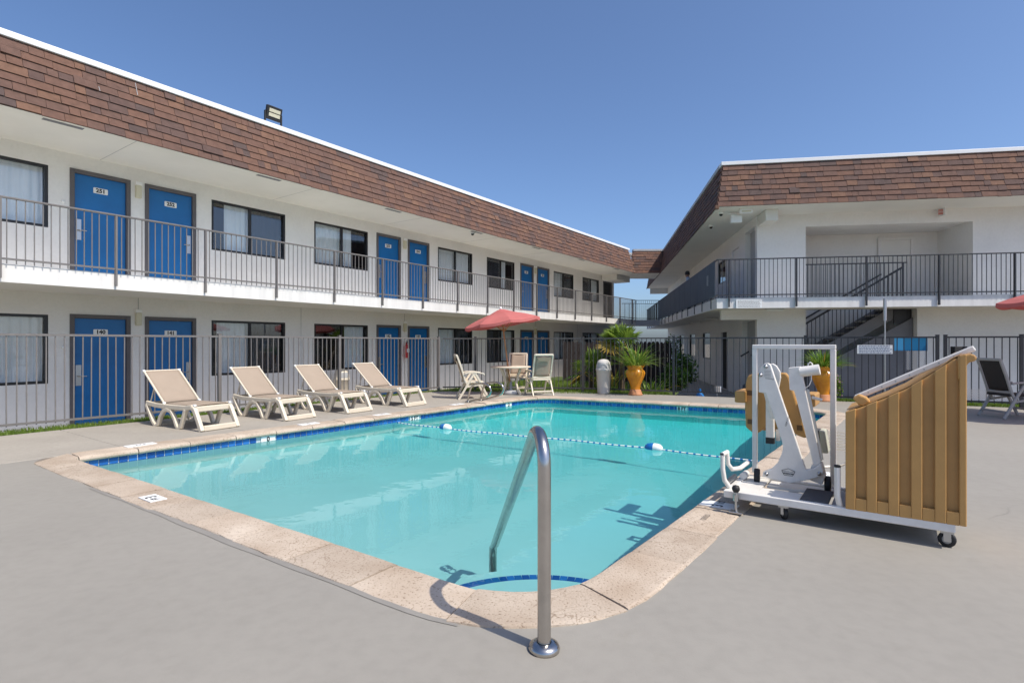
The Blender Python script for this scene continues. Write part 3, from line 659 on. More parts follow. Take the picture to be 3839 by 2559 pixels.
# floodlight on the roof edge
fl = thing('floodlight', 'black floodlight on the roof edge of the left wing', 'floodlight', F1(6.95, 11.62, Z_RT + .11), A1)
MB().box(-.26, -.23, -.03, .03, 0, .40).box(.23, .26, -.03, .03, 0, .40).box(-.23, .23, -.025, .025, 0, .03).build('bracket', BLACK, fl)
fl.scale = (.80, .80, .80)
hd = part('lamp_head', fl); hd.location = (0, -.02, .36); hd.rotation_euler = (R(14), 0, 0)
MB().box(-.225, .225, -.05, .06, -.17, .20).build('housing', BLACK, hd, bevel=.015)
for z in (-.09, .03): MB().box(-.165, .165, -.062, -.045, z, z + .095).build('lens_panel', LAMPB, hd, bevel=.005)
# fire extinguisher & beige bin by the left wing
fx = thing('fire_extinguisher', 'red fire extinguisher on the left wing wall between doors 142 and 143', 'fire extinguisher', F1(12.19, 12.80, .88), A1)
MB().lathe([(0, 0), (.07, 0), (.075, .03), (.075, .36), (.05, .42), (.025, .44), (.025, .48)], 16).build('cylinder', REDPAINT, fx)
MB().box(-.02, .02, -.07, .02, .48, .51).box(-.012, .012, -.09, 0, .53, .545).build('valve', BLACK, fx)
MB().box(-.05, .05, -.078, -.07, .18, .30).build('label_plate', WHITE, fx)

def bin_dome(name, label, loc, h=.9, r=.2, m=RESINT, rz=0, flap='flap'):
    t = thing(name, label, 'trash bin', loc, rz)
    MB().lathe([(0, 0), (r * .82, 0), (r * .84, .02), (r, h * .66), (r * 1.04, h * .665), (r * 1.04, h * .70)], 32).build('body', m, t)
    MB().lathe([(r * 1.06, h * .69), (r * 1.06, h * .715), (r * 1.0, h * .73), (r * .98, h * .82), (r * .88, h * .91), (r * .64, h * .975), (r * .3, h), (0, h * 1.005)], 32).build('dome_lid', m, t)
    f = MB(); pr = []
    for i in range(9):
        a = R(-46 + 92 * i / 8); pr.append(a)
    vs = []
    for a in pr:
        for z, rr in ((h * .745, 1.012), (h * .83, .99), (h * .90, .925)): vs.append((r * rr * math.sin(a), -r * rr * math.cos(a), z))
    f.add(vs, [(3 * i + j, 3 * i + 3 + j, 3 * i + 4 + j, 3 * i + 1 + j) for i in range(8) for j in range(2)], 0, True); f.build('swing_flap', GREYL, t)
    return t
BINM = mat('grey_bin_plastic', (0.62, 0.58, 0.53), 0.5, vary=.05, scale=4)
bin_dome('trash_bin', 'grey dome top trash bin beside the orange urn at the far fence', (2.46, 14.62, 0), .92, .195, BINM, R(-22))
bin_dome('trash_bin', 'beige trash bin behind the fence, against the left wing wall', F1(9.45, 12.45, ZB), .95, .2, RESIN, R(30))

# ------------------------------------------------------------------ bridge between the wings
KX, KY = 6.39, 28.1; BX1 = 7.62
br = thing('walkway_bridge', 'upper walkway bridge with shingled roof joining the two motel wings', 'bridge', (KX, KY, ZB))
bz = -ZB
MB().box(0.0, BX1 - KX + 1.2, .0, 2.2, Z_SB + bz + .006, Z_ST + bz - .008).build('bridge_slab', SOFFIT, br)
MB().box(-.05, BX1 - KX, -.02, -.001, Z_SB + bz - .02, Z_ST + bz + .03).build('bridge_fascia', GREYL, br)
railing(br, (0, -.01), (BX1 - KX, -.01), Z_ST + bz + .03, CHAR, [.0, BX1 - KX], spacing=.11, ztop=1.02, zlow=.075, postdrop=.0)
railing(br, (-.3, 2.15), (BX1 - KX + .8, 2.15), Z_ST + bz + .03, CHAR, [], spacing=.12, ztop=1.02, zlow=.075, name='far_railing')
MB().box(-.3, BX1 - KX + 1.3, .02, 2.6, Z_SO + bz + .012, Z_SO + bz + .042).build('bridge_soffit', SOFFIT, br)
MB().add([(-.35, 0, Z_SO + bz - .004), (BX1 - KX + .3, 0, Z_SO + bz - .004), (BX1 - KX + .3, SETB, Z_RT + bz), (-.1, SETB, Z_RT + bz)], [(0, 1, 2, 3)]).build('mansard_deck', SHN[2], br)
rf = part('bridge_roof', br)
mansard(rf, plane_matrix((0, -.004, Z_SO + bz - .004), (1, 0, 0), (0, SETB, Z_RT - Z_SO)), BX1 - KX, sl_, 8, lo=lambda t: -.05, hi=lambda t: BX1 - KX + .2, limit=80, seedv=9)
MB().box(-.05, BX1 - KX + .3, SETB - .05, SETB + .3, Z_RT + bz, Z_RT + bz + .10).build('roof_edge_trim', GREYL, rf)

# ------------------------------------------------------------------ right motel wing
right = thing('motel_building', 'two storey motel wing with stairwell and dark railings, right of the pool', 'motel building', F2(0, 0, ZB), A2)
bz = -ZB; WX, WY = 1.33, 1.25; XE, YE = 13.0, 22.0
OX0, OX1 = 2.62, 6.80
up = wall_panel('front_wall', right, WX, XE, Z_ST + bz, Z_SO + bz, [(OX0, OX1, Z_ST + bz, 4.62 + bz)], WY, .16, WALL)
lw = wall_panel('lower_front_wall', right, WX, XE, 0, Z_SB + bz, [(OX0, 5.45, 0, Z_SB + bz)], WY, .16, WALL)
# side wall (faces -x): built in its own rotated frame
sw = part('side_wall', right); sw.location = (WX, YE, 0); sw.rotation_euler = (0, 0, R(-90))
def sx(y): return YE - y
sideU = [(sx(2.55), sx(1.45), Z_ST + bz + .01, 4.72 + bz), (sx(4.2), sx(3.3), Z_ST + bz + .01, 4.45 + bz)] + [(sx(y + 1.3), sx(y), 3.55 + bz, 4.35 + bz) for y in (5.2, 7.0, 10.3, 13.2, 16, 18.6)]
sideL = [(sx(2.9), sx(1.45), 0.01, 2.02 + bz), (sx(5.9), sx(5.0), 0.01, 1.75 + bz)] + [(sx(y + 1.6), sx(y), .7 + bz, 1.8 + bz) for y in (8, 11.5, 15)]
WALL2 = WALL
wall_panel('side_wall_surface', sw, 0, YE - WY, 0, Z_SO + bz, sideU + sideL, 0, .16, WALL2)
for a, c, d, e in sideU[2:] + sideL[2:]:
    fr = MB(); t = .04; fr.box(a, c, .02, .08, d, d + t); fr.box(a, c, .02, .08, e - t, e); fr.box(a, a + t, .019, .081, d + t, e - t); fr.box(c - t, c, .019, .081, d + t, e - t); fr.build('window_frame', WFRAME, sw)
    MB().box(a + t, c - t, .05, .056, d + t, e - t).build('window_pane', GLASS, sw)
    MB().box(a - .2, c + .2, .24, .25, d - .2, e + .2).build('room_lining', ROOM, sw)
for a, c, d, e in (sideU[0], sideL[0]): MB().box(a - .05, c + .05, .162, .18, d - .005, e + .1).build('alcove_back', GREYL, sw)
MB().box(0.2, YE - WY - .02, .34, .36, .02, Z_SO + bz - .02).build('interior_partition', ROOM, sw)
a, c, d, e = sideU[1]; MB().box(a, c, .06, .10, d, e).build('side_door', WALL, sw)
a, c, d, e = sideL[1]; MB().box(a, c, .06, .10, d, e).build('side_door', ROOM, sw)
# upper recess / stairwell interior
b = MB(); yb = WY + 1.55
b.add([(OX0 - .6, yb, 0), (OX1 + .01, yb, 0), (OX1 + .01, yb, 4.7 + bz), (OX0 - .6, yb, 4.7 + bz)], [(0, 1, 2, 3)])
b.add([(OX1, WY + .16, Z_ST + bz), (OX1, yb, Z_ST + bz), (OX1, yb, 4.7 + bz), (OX1, WY + .16, 4.7 + bz)], [(0, 1, 2, 3)])
b.add([(OX0 - .55, WY + .16, 0), (OX0 - .55, yb, 0), (OX0 - .55, yb, 4.7 + bz), (OX0 - .55, WY + .16, 4.7 + bz)], [(0, 1, 2, 3)])
b.add([(5.46, WY + .16, 0), (5.46, yb, 0), (5.46, yb, Z_SB + bz), (5.46, WY + .16, Z_SB + bz)], [(0, 1, 2, 3)])
b.add([(OX0 - .6, WY + .1, 4.64 + bz), (OX1 + .02, WY + .1, 4.64 + bz), (OX1 + .02, yb, 4.64 + bz), (OX0 - .6, yb, 4.64 + bz)], [(0, 1, 2, 3)]); b.build('stairwell_wall', WALL, right)
dd = part('upper_door', right); dd.location = (5.65, yb - .03, Z_ST + bz)
MB().box(-.48, -.40, -.03, .02, 0, 2.0).box(.40, .48, -.03, .02, 0, 2.0).box(-.40, .40, -.029, .02, 1.92, 2.0).build('door_frame', WALL, dd); MB().box(-.395, .395, -.01, .015, .01, 1.915).build('door_leaf', SOFFIT, dd)
MB().box(5.25, OX1 - .003, WY + .161, yb - .003, Z_SB + bz, Z_ST + bz - .004).build('stair_landing', GREYP, right)
# slab, fascia, soffit, beams
MB().box(0, XE, .0, WY + .155, Z_SB + bz, Z_ST + bz - .001).build('balcony_slab', SOFFIT, right)
MB().box(0.001, WX - .002, WY + .156, YE, Z_SB + bz + .001, Z_ST + bz - .002).build('side_balcony_slab', SOFFIT, right)
MB().box(0, XE, -.02, -.001, Z_SB + bz - .02, Z_ST + bz + .02).build('balcony_fascia', FASCIA, right)
MB().box(-.02, -.001, -.02, YE, Z_SB + bz - .02, Z_ST + bz + .02).build('side_fascia', FASCIA, right)
MB().box(.35, WX - .003, WY - .02, WY + .16, Z_SB + bz - .27, Z_SB + bz - .001).build('header_beam', WALL, right)
MB().box(WX + .02, WX + .34, .5, WY - .003, Z_SO + bz - .30, Z_SO + bz - .001).build('soffit_beam', SOFFIT, right, bevel=.01, seg=1)
MB().box(WX, XE, WY - .04, WY - .002, 0, .10).build('base_curb', GREYP, right)
# railings
rpost = [.32 + 1.66 * i for i in range(8)]
railing(right, (-.04, -.06), (XE, -.06), Z_ST + bz + .02, CHAR, rpost, spacing=.105, ztop=1.03, zlow=.075, postdrop=.24, end=9.6)
railing(right, (OX0 + .02, WY + .10), (5.25, WY + .10), Z_ST + bz, CHAR, [2.5], spacing=.105, ztop=1.06, zlow=.08, postdrop=0, name='stairwell_railing')
sr = railing(right, (-.01, YE), (-.01, 0), Z_ST + bz + .02, CHAR, [.9 + 1.36 * i for i in range(16)], spacing=.21, ztop=1.03, zlow=.075, postdrop=.24, name='side_railing')
for i in range(11):
    y0 = .06 + i * 1.32; MB().box(-.055, -.044, y0 + .012, y0 + 1.308, Z_ST + bz + .07, Z_ST + bz + 1.04).build('privacy_screen_panel', SCREEN, right)
MB().box(-.066, -.057, .95, 1.0, Z_ST + bz + .45, Z_ST + bz + .75).box(-.066, -.057, 1.08, 1.12, Z_ST + bz + .47, Z_ST + bz + .74).build('screen_patch', GREYL, right)
# roof
rr = part('roof', right)
MB().box(.02, XE, .02, YE, Z_SO + bz, Z_SO + bz + .03).build('soffit', SOFFIT, rr)
MB().add([(0, 0, Z_SO + bz - .004), (XE, 0, Z_SO + bz - .004), (XE, SETB, Z_RT + bz), (SETB * .6, SETB, Z_RT + bz)], [(0, 1, 2, 3)]).add([(0, 0, Z_SO + bz - .004), (SETB * .6, SETB, Z_RT + bz), (SETB * .6, YE, Z_RT + bz), (0, YE, Z_SO + bz - .004)], [(0, 1, 2, 3)]).build('mansard_deck', SHN[2], rr)
mansard(rr, plane_matrix((0, -.004, Z_SO + bz - .004), (1, 0, 0), (0, SETB, Z_RT - Z_SO)), XE, sl_, 8, lo=lambda t: t / sl_ * SETB * .6, hi=lambda t: 9.2, seedv=5, mats_w=[5, 5, 4, 3.2, 2.2, 3])
rr2 = part('side_roof', right)
sl2 = math.hypot(SETB * .6, Z_RT - Z_SO)
mansard(rr2, plane_matrix((-.004, YE, Z_SO + bz - .004), (0, -1, 0), (SETB * .6, 0, Z_RT - Z_SO)), YE, sl2, 8, lo=lambda t: 0, hi=lambda t: YE - t / sl2 * SETB, limit=0, seedv=6)
MB().box(SETB * .6 - .05, XE, SETB - .05, SETB + .25, Z_RT + bz + .004, Z_RT + bz + .10).build('roof_edge_trim', TRIMW, rr, bevel=.008)
MB().box(SETB * .6 - .051, SETB * .6 + .2, SETB + .251, YE, Z_RT + bz + .004, Z_RT + bz + .10).build('side_edge_trim', GREYL, rr)
MB().box(SETB * .6 + .21, XE, SETB + .26, YE, Z_RT + bz - .1, Z_RT + bz + .02).build('flat_roof', GREYL, rr)
MB().box(-.07, .03, -.06, .05, Z_SO + bz - .07, Z_SO + bz + .03).build('corner_shingle_flap', SHN[3], rr, bevel=.01)
b = MB(); b.box(.2, WX, YE, YE + .1, Z_SO + bz - .35, Z_SO + bz); b.build('end_beam', SOFFIT, rr)
# stairs
st = part('staircase', right)
SLP = .62; sx0, sz0 = 5.25, Z_ST + bz
for y in (WY + .32, WY + 1.25):
    ol = [(sx0, sz0), (sx0, sz0 - .34), (sx0 - 4.0, sz0 - .34 - 4.0 * SLP), (sx0 - 4.0, sz0 - 4.0 * SLP + .02)]
    MB().prism([(a, max(c, .0)) for a, c in ol], y - .025, y + .025, lambda a, c, d: (a, d, c)).build('stringer', GREYP, st)
tm = MB().box(-.15, .15, WY + .345, WY + 1.225, -.045, .0).mesh('tread', [WALK])
for i in range(1, 15): link('tread', tm, st, loc=(sx0 - .28 * i + .14, 0, sz0 - .174 * i))
ra = (sx0, WY + .32, sz0 + .95); rb_ = (sx0 - 4.0, WY + .32, sz0 + .95 - 4.0 * SLP)
MB().bar(ra, rb_, .045, .05).build('handrail', CHAR, st); MB().bar((sx0, WY + 1.5, sz0 + .9), (sx0 - 4, WY + 1.5, sz0 + .9 - 4 * SLP), .035, .04).build('wall_handrail', CHAR, st)
bmh = MB().box(-.008, .008, -.008, .008, 0, .93).mesh('baluster', CHAR)
for i in range(36):
    x = sx0 - .11 * (i + .5); link('baluster', bmh, st, loc=(x, WY + .32, sz0 - .0 - (sx0 - x) * SLP))
MB().prism([(2.05, 0), (5.44, 0), (5.44, 2.05 + bz), (3.42, .89 + bz), (2.05, .05 + bz)], WY + .20, WY + .24, lambda a, c, d: (a, d, c)).build('understair_panel', GREYP, st)
MB().prism([(5.0, Z_SB + bz - .42), (5.43, Z_SB + bz - .42), (5.43, Z_SB + bz), (5.0, Z_SB + bz)], WY + .26, WY + .30, lambda a, c, d: (a, d, c)).build('landing_skirt', CHAR, st)
# notices on the balcony front and small fittings
nt = thing('notice_board', 'white printed notice on the balcony edge of the right wing near its corner', 'sign', F2(.78, -.045, 2.34), A2)
MB().box(-.32, .32, -.012, .0, -.07, .16).build('board', WHITE, nt)
b = MB(); rs = random.Random(2)
for r_i in range(6):
    x = -.28
    while x < .26: w = rs.uniform(.01, .035); b.box(x, x + w, -.015, -.013, .125 - r_i * .033, .135 - r_i * .033); x += w + .012
b.build('small_print', MORTAR, nt)
dome_camera(F2(.22, .62, Z_SO), 'white dome camera under the roof corner of the right wing')
dome_camera(F2(.28, 2.3, Z_SO), 'white dome camera farther back under the right wing side eave')
ab = thing('speaker_box', 'white box on an arm under the roof corner of the right wing', 'fixture box', F2(.62, .62, Z_SO - .30), A2)
MB().box(-.14, .14, -.06, .06, -.01, .19).build('box', WHITE, ab, bevel=.01); MB().tube([(0, 0, .19), (0, 0, .30)], .015).build('stem', WHITE, ab); MB().tube([(0, -.02, .21), (-.22, -.08, .23)], .012).build('arm', WHITE, ab)
ab2 = thing('emergency_light', 'pale emergency light box on the soffit near the right wing roof corner', 'light', F2(.80, .35, Z_SO - .12), A2)
MB().box(-.17, .17, -.07, .07, 0, .12).build('housing', WHITE, ab2, bevel=.01); MB().box(-.12, .12, -.075, -.065, .02, .06).build('lens', LAMPB, ab2)
xs = thing('exit_sign', 'small red and white exit sign above the right wing balcony', 'sign', F2(6.0, WY - .13, Z_SO - .20), A2)
MB().box(-.02, .02, -.12, .12, 0, .2).build('box', WHITE, xs); MB().box(-.13, .0, -.05, -.04, .02, .16).build('red_face', mat('faded_red', (.50, .20, .17), .6), xs)
o = link('lettering', text_mesh('EXIT', .055, WHITE), xs); o.location = (-.065, -.0505, .09); o.rotation_euler = (R(90), 0, 0)
for x, y, lab in ((1.0, 6.0, 'white tube lamp under the right wing balcony, nearer one'), (1.0, 9.4, 'white tube lamp under the right wing balcony, farther one'), (7.6, .5, 'white tube lamp under the balcony edge at the far right'), (1.6, .6, 'white tube lamp under the balcony beside the right wing header')):
    t = thing('tube_lamp', lab, 'lamp', F2(x, y, Z_SB - .07), A2, 'lamps under the right wing balcony'); MB().box(-.22, .22, -.05, .05, 0, .07).build('diffuser', WHITE, t, bevel=.015); MB().box(-.23, .23, -.055, .055, .055, .068).build('mount', GREYL, t)

# ------------------------------------------------------------------ fences
def fence(label, pts, m, post_at, spacing=.125, h=1.5, skip_first=0, mesh_bits=(), start=0):
    t = thing('metal_fence', label, 'fence', (pts[0][0], pts[0][1], 0), 0); o0 = Vector((pts[0][0], pts[0][1]))
    pk = MB().box(-.008, .008, -.008, .008, .06, h - .03).mesh('picket', m); pm = MB().box(-.03, .03, -.03, .03, -.30, h + .03).box(-.034, .034, -.034, .034, h + .03, h + .04).mesh('fence_post', m)
    for i in range(len(pts) - 1):
        a = Vector(pts[i][:2]) - o0; b_ = Vector(pts[i + 1][:2]) - o0; L = (b_ - a).length; d = (b_ - a) / L; ang = math.atan2(d.y, d.x)
        M_ = Matrix.Translation((a.x, a.y, 0)) @ Matrix.Rotation(ang, 4, 'Z')
        for nm, z0, z1, y in (('top_rail', h - .035, h, .018), ('bottom_rail', .075, .11, .016)):
            me = MB().box(0, L, -y, y, z0, z1).build(nm, m, t); me.matrix_local = M_
        ps = post_at[i]
        for p in ps: link('fence_post', pm, t, mtx=M_ @ Matrix.Translation((p * L, 0, 0)))
        n = int(L / spacing)
        for k in range(n):
            x = (k + .5) * L / n
            if i == 0 and x < start: continue
            if any(abs(x - p * L) < .05 for p in ps): continue
            link('picket', pk, t, mtx=M_ @ Matrix.Translation((x, 0, 0)) @ Matrix.Rotation(random.uniform(-.004, .004), 4, 'Y'))
    return t
FL0, FL1 = F1(0.6, 11.26), F1(11.45, 10.72)
fence('taupe metal picket fence running along the left side behind the loungers', [FL0, FL1], TAUPE, [[(2.85) / 10.86 * .0 + .0, .447, .70, 1.0]], spacing=.118, start=1.3)
FB = [FL1 + Vector((.12, .03, 0)), Vector((-1.06, 15.72)), Vector((1.98, 15.22)), Vector((4.2, 14.28))]
fence('dark metal picket fence behind the table and trash bin at the far end', FB, mat('dark_taupe_rail', (0.075, 0.07, 0.068), .45, vary=.15, scale=8), [[], [0], [0], []], spacing=.12)
FR = [Vector((4.24, 14.27)), Vector((7.05, 13.08)), Vector((9.42, 12.05))]
fence('charcoal metal picket fence in front of the right wing stairwell', FR, CHAR, [[0], [0, 1]], spacing=.135)
gt = [Vector((9.55, 11.99)), Vector((10.75, 11.48)), Vector((14.5, 9.88))]
gf = fence('charcoal metal gate and fence behind the dark chair at far right', gt, CHAR, [[0, 1], [.5]], spacing=.125)
# expanded metal mesh patches by the gate latch, lattice of thin bars
LAT = mat('pale_mesh_metal', (0.55, 0.55, 0.55), .5)
def lattice(parent, o, d, z0, z1, L, name):
    b = MB(); n = int(L / .035) + int((z1 - z0) / .035); H = z1 - z0; a = Vector((o[0], o[1], 0)); d = Vector((d[0], d[1], 0)).normalized()
    for k in range(-int(H / .035) - 1, int(L / .035) + 1):
        for sg in (1, -1):
            x0 = k * .035; x1 = x0 + H
            c0 = max(0, x0); c1 = min(L, x1)
            if c1 - c0 < .01: continue
            za = z0 + (c0 - x0) if sg > 0 else z1 - (c0 - x0); zb_ = z0 + (c1 - x0) if sg > 0 else z1 - (c1 - x0)
            b.bar(a + d * c0 + Vector((0, 0, za)), a + d * c1 + Vector((0, 0, zb_)), .006)
    return b.build(name, LAT, parent)
dv = Vector((9.42 - 7.05, 12.05 - 13.08)).normalized()
lattice(gf, (.10 - .75, -.04 + .33, 0), dv, .75, 1.18, .36, 'mesh_patch'); lattice(gf, (.22, -.12, 0), dv, .13, .36, .9, 'mesh_patch')
sb = thing('blue_board', 'blue and light blue board on the fence left of the gate', 'board', (8.72, 12.40, 0), math.atan2(dv.y, dv.x))
MB().box(0, .17, .03, .045, 1.18, 1.47).build('pale_panel', BLUEL, sb); MB().box(.171, .62, .03, .045, 1.18, 1.47).build('blue_panel', BLUEB, sb)
bxk = thing('latch_box', 'black latch box on the gate post', 'latch', (9.66, 11.90, 0)); MB().box(0, .28, -.03, .1, 1.08, 1.28).build('case', BLACK, bxk, bevel=.01); MB().box(.02, .24, -.034, .09, .98, 1.07).build('plate', GREYL, bxk)
# rules sign on a pole
sp = thing('rules_sign', 'white pool rules sign on a thin steel pole behind the lift cover', 'sign', (8.28, 12.36, 0), math.atan2(dv.y, dv.x))
MB().box(-.38, .30, -.03, -.02, 1.11, 1.31).build('sign_plate', WHITE, sp)
b = MB(); rs = random.Random(5)
for r_i in range(5):
    x = -.34
    while x < .25: w = rs.uniform(.012, .05); b.box(x, x + w, -.034, -.031, 1.28 - r_i * .037, 1.293 - r_i * .037); x += w + .013
b.build('small_print', mat('blue_print', (.10, .12, .22), .6), sp)
MB().tube([(.16, 0, 0), (.16, 0, 1.9)], .016, 10).build('pole', STEELR, sp); MB().tube([(.16, 0, 1.86), (.16, 0, 2.36)], .036, 12).build('pole_sleeve', STEELR, sp)

# ------------------------------------------------------------------ lawn
def grass_patch(name, poly_pts, z, n, h, label, seedv):
    rs = random.Random(seedv); b = MB(); tri = []
    P = [Vector(p[:2]) for p in poly_pts]
    for i in range(1, len(P) - 1): tri.append((P[0], P[i], P[i + 1]))
    ar = [abs((t[1] - t[0]).cross(t[2] - t[0])) for t in tri]
    for _ in range(n):
        t = rs.choices(tri, ar)[0]; u, v = rs.random(), rs.random()
        if u + v > 1: u, v = 1 - u, 1 - v
        p = t[0] + (t[1] - t[0]) * u + (t[2] - t[0]) * v; a = rs.uniform(0, 6.28); w = rs.uniform(.004, .008); hh = h * rs.uniform(.5, 1.2); ln = rs.uniform(.0, .6) * hh; a2 = rs.uniform(0, 6.28)
        b.add([(p.x - w * math.cos(a), p.y - w * math.sin(a), z), (p.x + w * math.cos(a), p.y + w * math.sin(a), z), (p.x + ln * math.cos(a2), p.y + ln * math.sin(a2), z + hh)], [(0, 1, 2)], rs.choice((0, 0, 1)))
    me = D.meshes.new(name); me.from_pydata(b.v, [], b.f); me.materials.append(GRASS); me.materials.append(LEAF2); me.polygons.foreach_set('material_index', b.m)
    o = link(name, me); return tag(o, label, 'grass', kind='stuff')
st1 = [F1(-6, 10.72), F1(11.3, 10.45), F1(11.4, 10.95), F1(-6, 11.36)]
filled('grass_verge', st1, [], -.012, LAWN); grass_patch('grass', [F1(0.5, 10.70), F1(11.3, 10.45), F1(11.4, 10.9), F1(0.5, 11.32)], -.012, 9000, .05, 'thin strip of grass between the deck and the left fence', 1)
st2 = [F1(11.3, 10.45), Vector((.2, 15.35)), Vector((2.05, 15.05)), Vector((4.2, 14.1)), Vector((5.2, 16.5)), Vector((5.0, 22)), F1(19.5, 11.5), F1(11.4, 10.95)]
filled('lawn', st2, [], -.03, LAWN); grass_patch('grass', [F1(11.3, 10.45), Vector((.2, 15.35)), Vector((2.05, 15.05)), Vector((4.2, 14.1)), Vector((4.6, 18)), F1(17, 11.3), F1(11.4, 10.95)], -.03, 16000, .09, 'sunlit lawn behind the far fence', 2)
st3 = [Vector((7.4, 13.1)), Vector((10, 12.0)), Vector((14, 10.3)), Vector((14, 11.6)), Vector((10, 12.9)), Vector((7.6, 13.9))]
filled('front_lawn', st3, [], -.05, LAWN); grass_patch('grass', st3, -.05, 6000, .07, 'narrow lawn in front of the right wing', 3)

# ------------------------------------------------------------------ handrail at the near corner
hr = thing('pool_handrail', 'bent stainless steel handrail rising from the deck at the near pool corner', 'handrail', (.142, 2.40, 0), math.atan2(.986, -.166))
pts = [(0, 0, 0), (0, 0, .40), (0, 0, .70), (0, 0, .80)]
c = (.135, .80); rad = .135
for i in range(1, 13):
    a = math.pi - i / 12 * R(126); pts.append((c[0] + rad * math.cos(a), 0, c[1] + rad * math.sin(a)))
ex = pts[-1]; pts += [(ex[0] + (1.62 - ex[0]) * t, 0, ex[2] + (-.13 - ex[2]) * t) for t in (.1, .5, .9, 1.0)]
pts += [(1.70, 0, -.24), (1.72, 0, -.40), (1.72, 0, -.86)]
MB().tube(pts, .030, 20).build('rail_tube', STEEL, hr).cycles.is_caustics_receiver = True
MB().lathe([(0, .0), (.068, 0), (.070, .012), (.063, .026), (.045, .034), (.0325, .036)], 28).build('escutcheon', STEEL, hr)
# ladder rails at the far left side
for ds, lab in ((9.55, 'curved steel pool ladder rail on the left side, nearer of the pair'), (10.02, 'curved steel pool ladder rail on the left side, farther of the pair')):
    t = thing('ladder_rail', lab, 'ladder rail', F1(ds, 7.92, .008), A1, 'ladder rails')
    pl = [(.10, .0), (.02, .03), (-.20, .08), (-.42, .14), (-.52, .20), (-.56, .29), (-.52, .38), (-.42, .43), (-.25, .44), (-.08, .41), (.02, .33), (.08, .18), (.12, .0)]
    MB().tube([(0, y, z) for y, z in pl], .022, 12).build('rail_tube', STEEL, t)
    MB().lathe([(0, .004), (.06, .004), (.05, .025), (.025, .03)], 16, (0, .11, 0)).build('escutcheon', STEEL, t)

# ------------------------------------------------------------------ lane rope and floats
rope = thing('lane_rope', 'blue and white lane rope floating across the pool', 'rope', F1(7.15, 4.4, WZ), A1)
def rpos(p): return 7.12 + .10 * math.sin((p - 1.3) * .9) + (6.4 - p) * .035 + .02 * math.sin(p * 5)
segs = 190; p0, p1 = 7.62, 1.42
for i in range(segs):
    a = p0 + (p1 - p0) * i / segs; c_ = p0 + (p1 - p0) * (i + .96) / segs
    q = MB().tube([(rpos(a) - 7.15, a - 4.4, .008), (rpos(c_) - 7.15, c_ - 4.4, .008)], .011, 6); q.build('rope_strand', FLOATB if i % 3 == 0 else ROPEW, rope)
for pp, lab in ((6.42, 'blue and white rope float farther left in the pool'), (2.80, 'blue and white rope float nearer the pool lift')):
    f = thing('rope_float', lab, 'float', F1(rpos(pp), pp, WZ + .022), A1 + R(4), 'rope floats')
    pr = [(0, -.125), (.028, -.12), (.055, -.085), (.064, -.04), (.064, 0)]
    for nm, sg, m in (('blue_half', 1, FLOATB), ('white_half', -1, WHITE)):
        b = MB().lathe([(r, z * 1) for r, z in pr], 20); o = b.build(nm, m, f); o.rotation_euler = (R(90 * sg) , 0, 0)

# ------------------------------------------------------------------ loungers
def lounger():
    t = thing('chaise_lounge', '', 'lounge chair')
    W = .29
    for y in (-W, W):
        sg = 1 if y > 0 else -1
        MB().ribbon([(-.50, y, .36), (-.2, y, .335), (.2, y, .33), (.62, y, .335), (.80, y, .36)], .05, .075).build('side_rail', RESIN, t, bevel=.012)
        MB().ribbon([(-.50, y, .345), (-.42, y, .22), (-.30, y, .06), (-.22, y, .0), (-.15, y, .03), (-.08, y, .16), (.02, y, .26), (.12, y, .285), (.22, y, .26), (.32, y, .15), (.38, y, .04), (.43, y, 0.0), (.49, y, .03), (.56, y, .18), (.62, y, .32)], .06, .06).build('arched_leg', RESIN, t, bevel=.012)
        MB().ribbon([(.80, y, .35), (.86, y, .31), (.95, y, .16), (1.04, y, .0)], .06, .075).build('front_leg', RESIN, t, bevel=.012)
    MB().box(1.0, 1.06, -W + .03, W - .03, .004, .085).build('front_stretcher', RESIN, t, bevel=.012)
    MB().ribbon([(.835, -W + .03, .325), (.835, W - .03, .325)], .06, .085, side=(1, 0, 0)).build('front_bar', RESIN, t, bevel=.012)
    MB().ribbon([(-.49, -W, .35), (-.49, W, .35)], .05, .05, side=(1, 0, 0)).build('rear_bar', RESIN, t, bevel=.012)
    def cloth(a, b, sag, name):
        vs = []; n, m_ = 10, 8; a = Vector(a); b = Vector(b); nr = Vector((0, 1, 0)).cross(b - a).normalized()
        for i in range(n + 1):
            for j in range(m_ + 1):
                u = i / n; v = j / m_; p = a.lerp(b, u); y = (v - .5) * .56
                s = -sag * 4 * v * (1 - v) * (.6 + .4 * math.sin(u * math.pi)); vs.append(p + Vector((0, y, 0)) - nr * s)
        q = MB(); q.add(vs, [(i * (m_ + 1) + j, (i + 1) * (m_ + 1) + j, (i + 1) * (m_ + 1) + j + 1, i * (m_ + 1) + j + 1) for i in range(n) for j in range(m_)], 0, True)
        o = q.build(name, SLING, t); s_ = o.modifiers.new('thickness', 'SOLIDIFY'); s_.thickness = .008; return o
    cloth((.84, 0, .385), (0.0, 0, .375), .012, 'seat_sling'); cloth((-.012, 0, .385), (-.60, 0, .875), .014, 'back_sling')
    for y in (-.285, .285):
        MB().tube([(.01, y, .37), (-.61, y, .885)], .016, 8).build('back_rail', RESIN, t)
        MB().tube([(-.32, y * .93, .63), (-.44, y * .93, .36)], .011, 8).build('back_prop', RESIN, t)
        for x, z in ((.84, .385), (.0, .378), (-.605, .88)): MB().box(x - .022, x + .022, y - .02, y + .02, z - .018, z + .018).build('corner_clip', WHITE, t, bevel=.008)
    MB().tube([(-.60, -.285, .878), (-.60, .285, .878)], .014, 8).build('top_bar', RESIN, t)
    return t
proto = lounger(); LG = 'beige sling loungers along the pool'
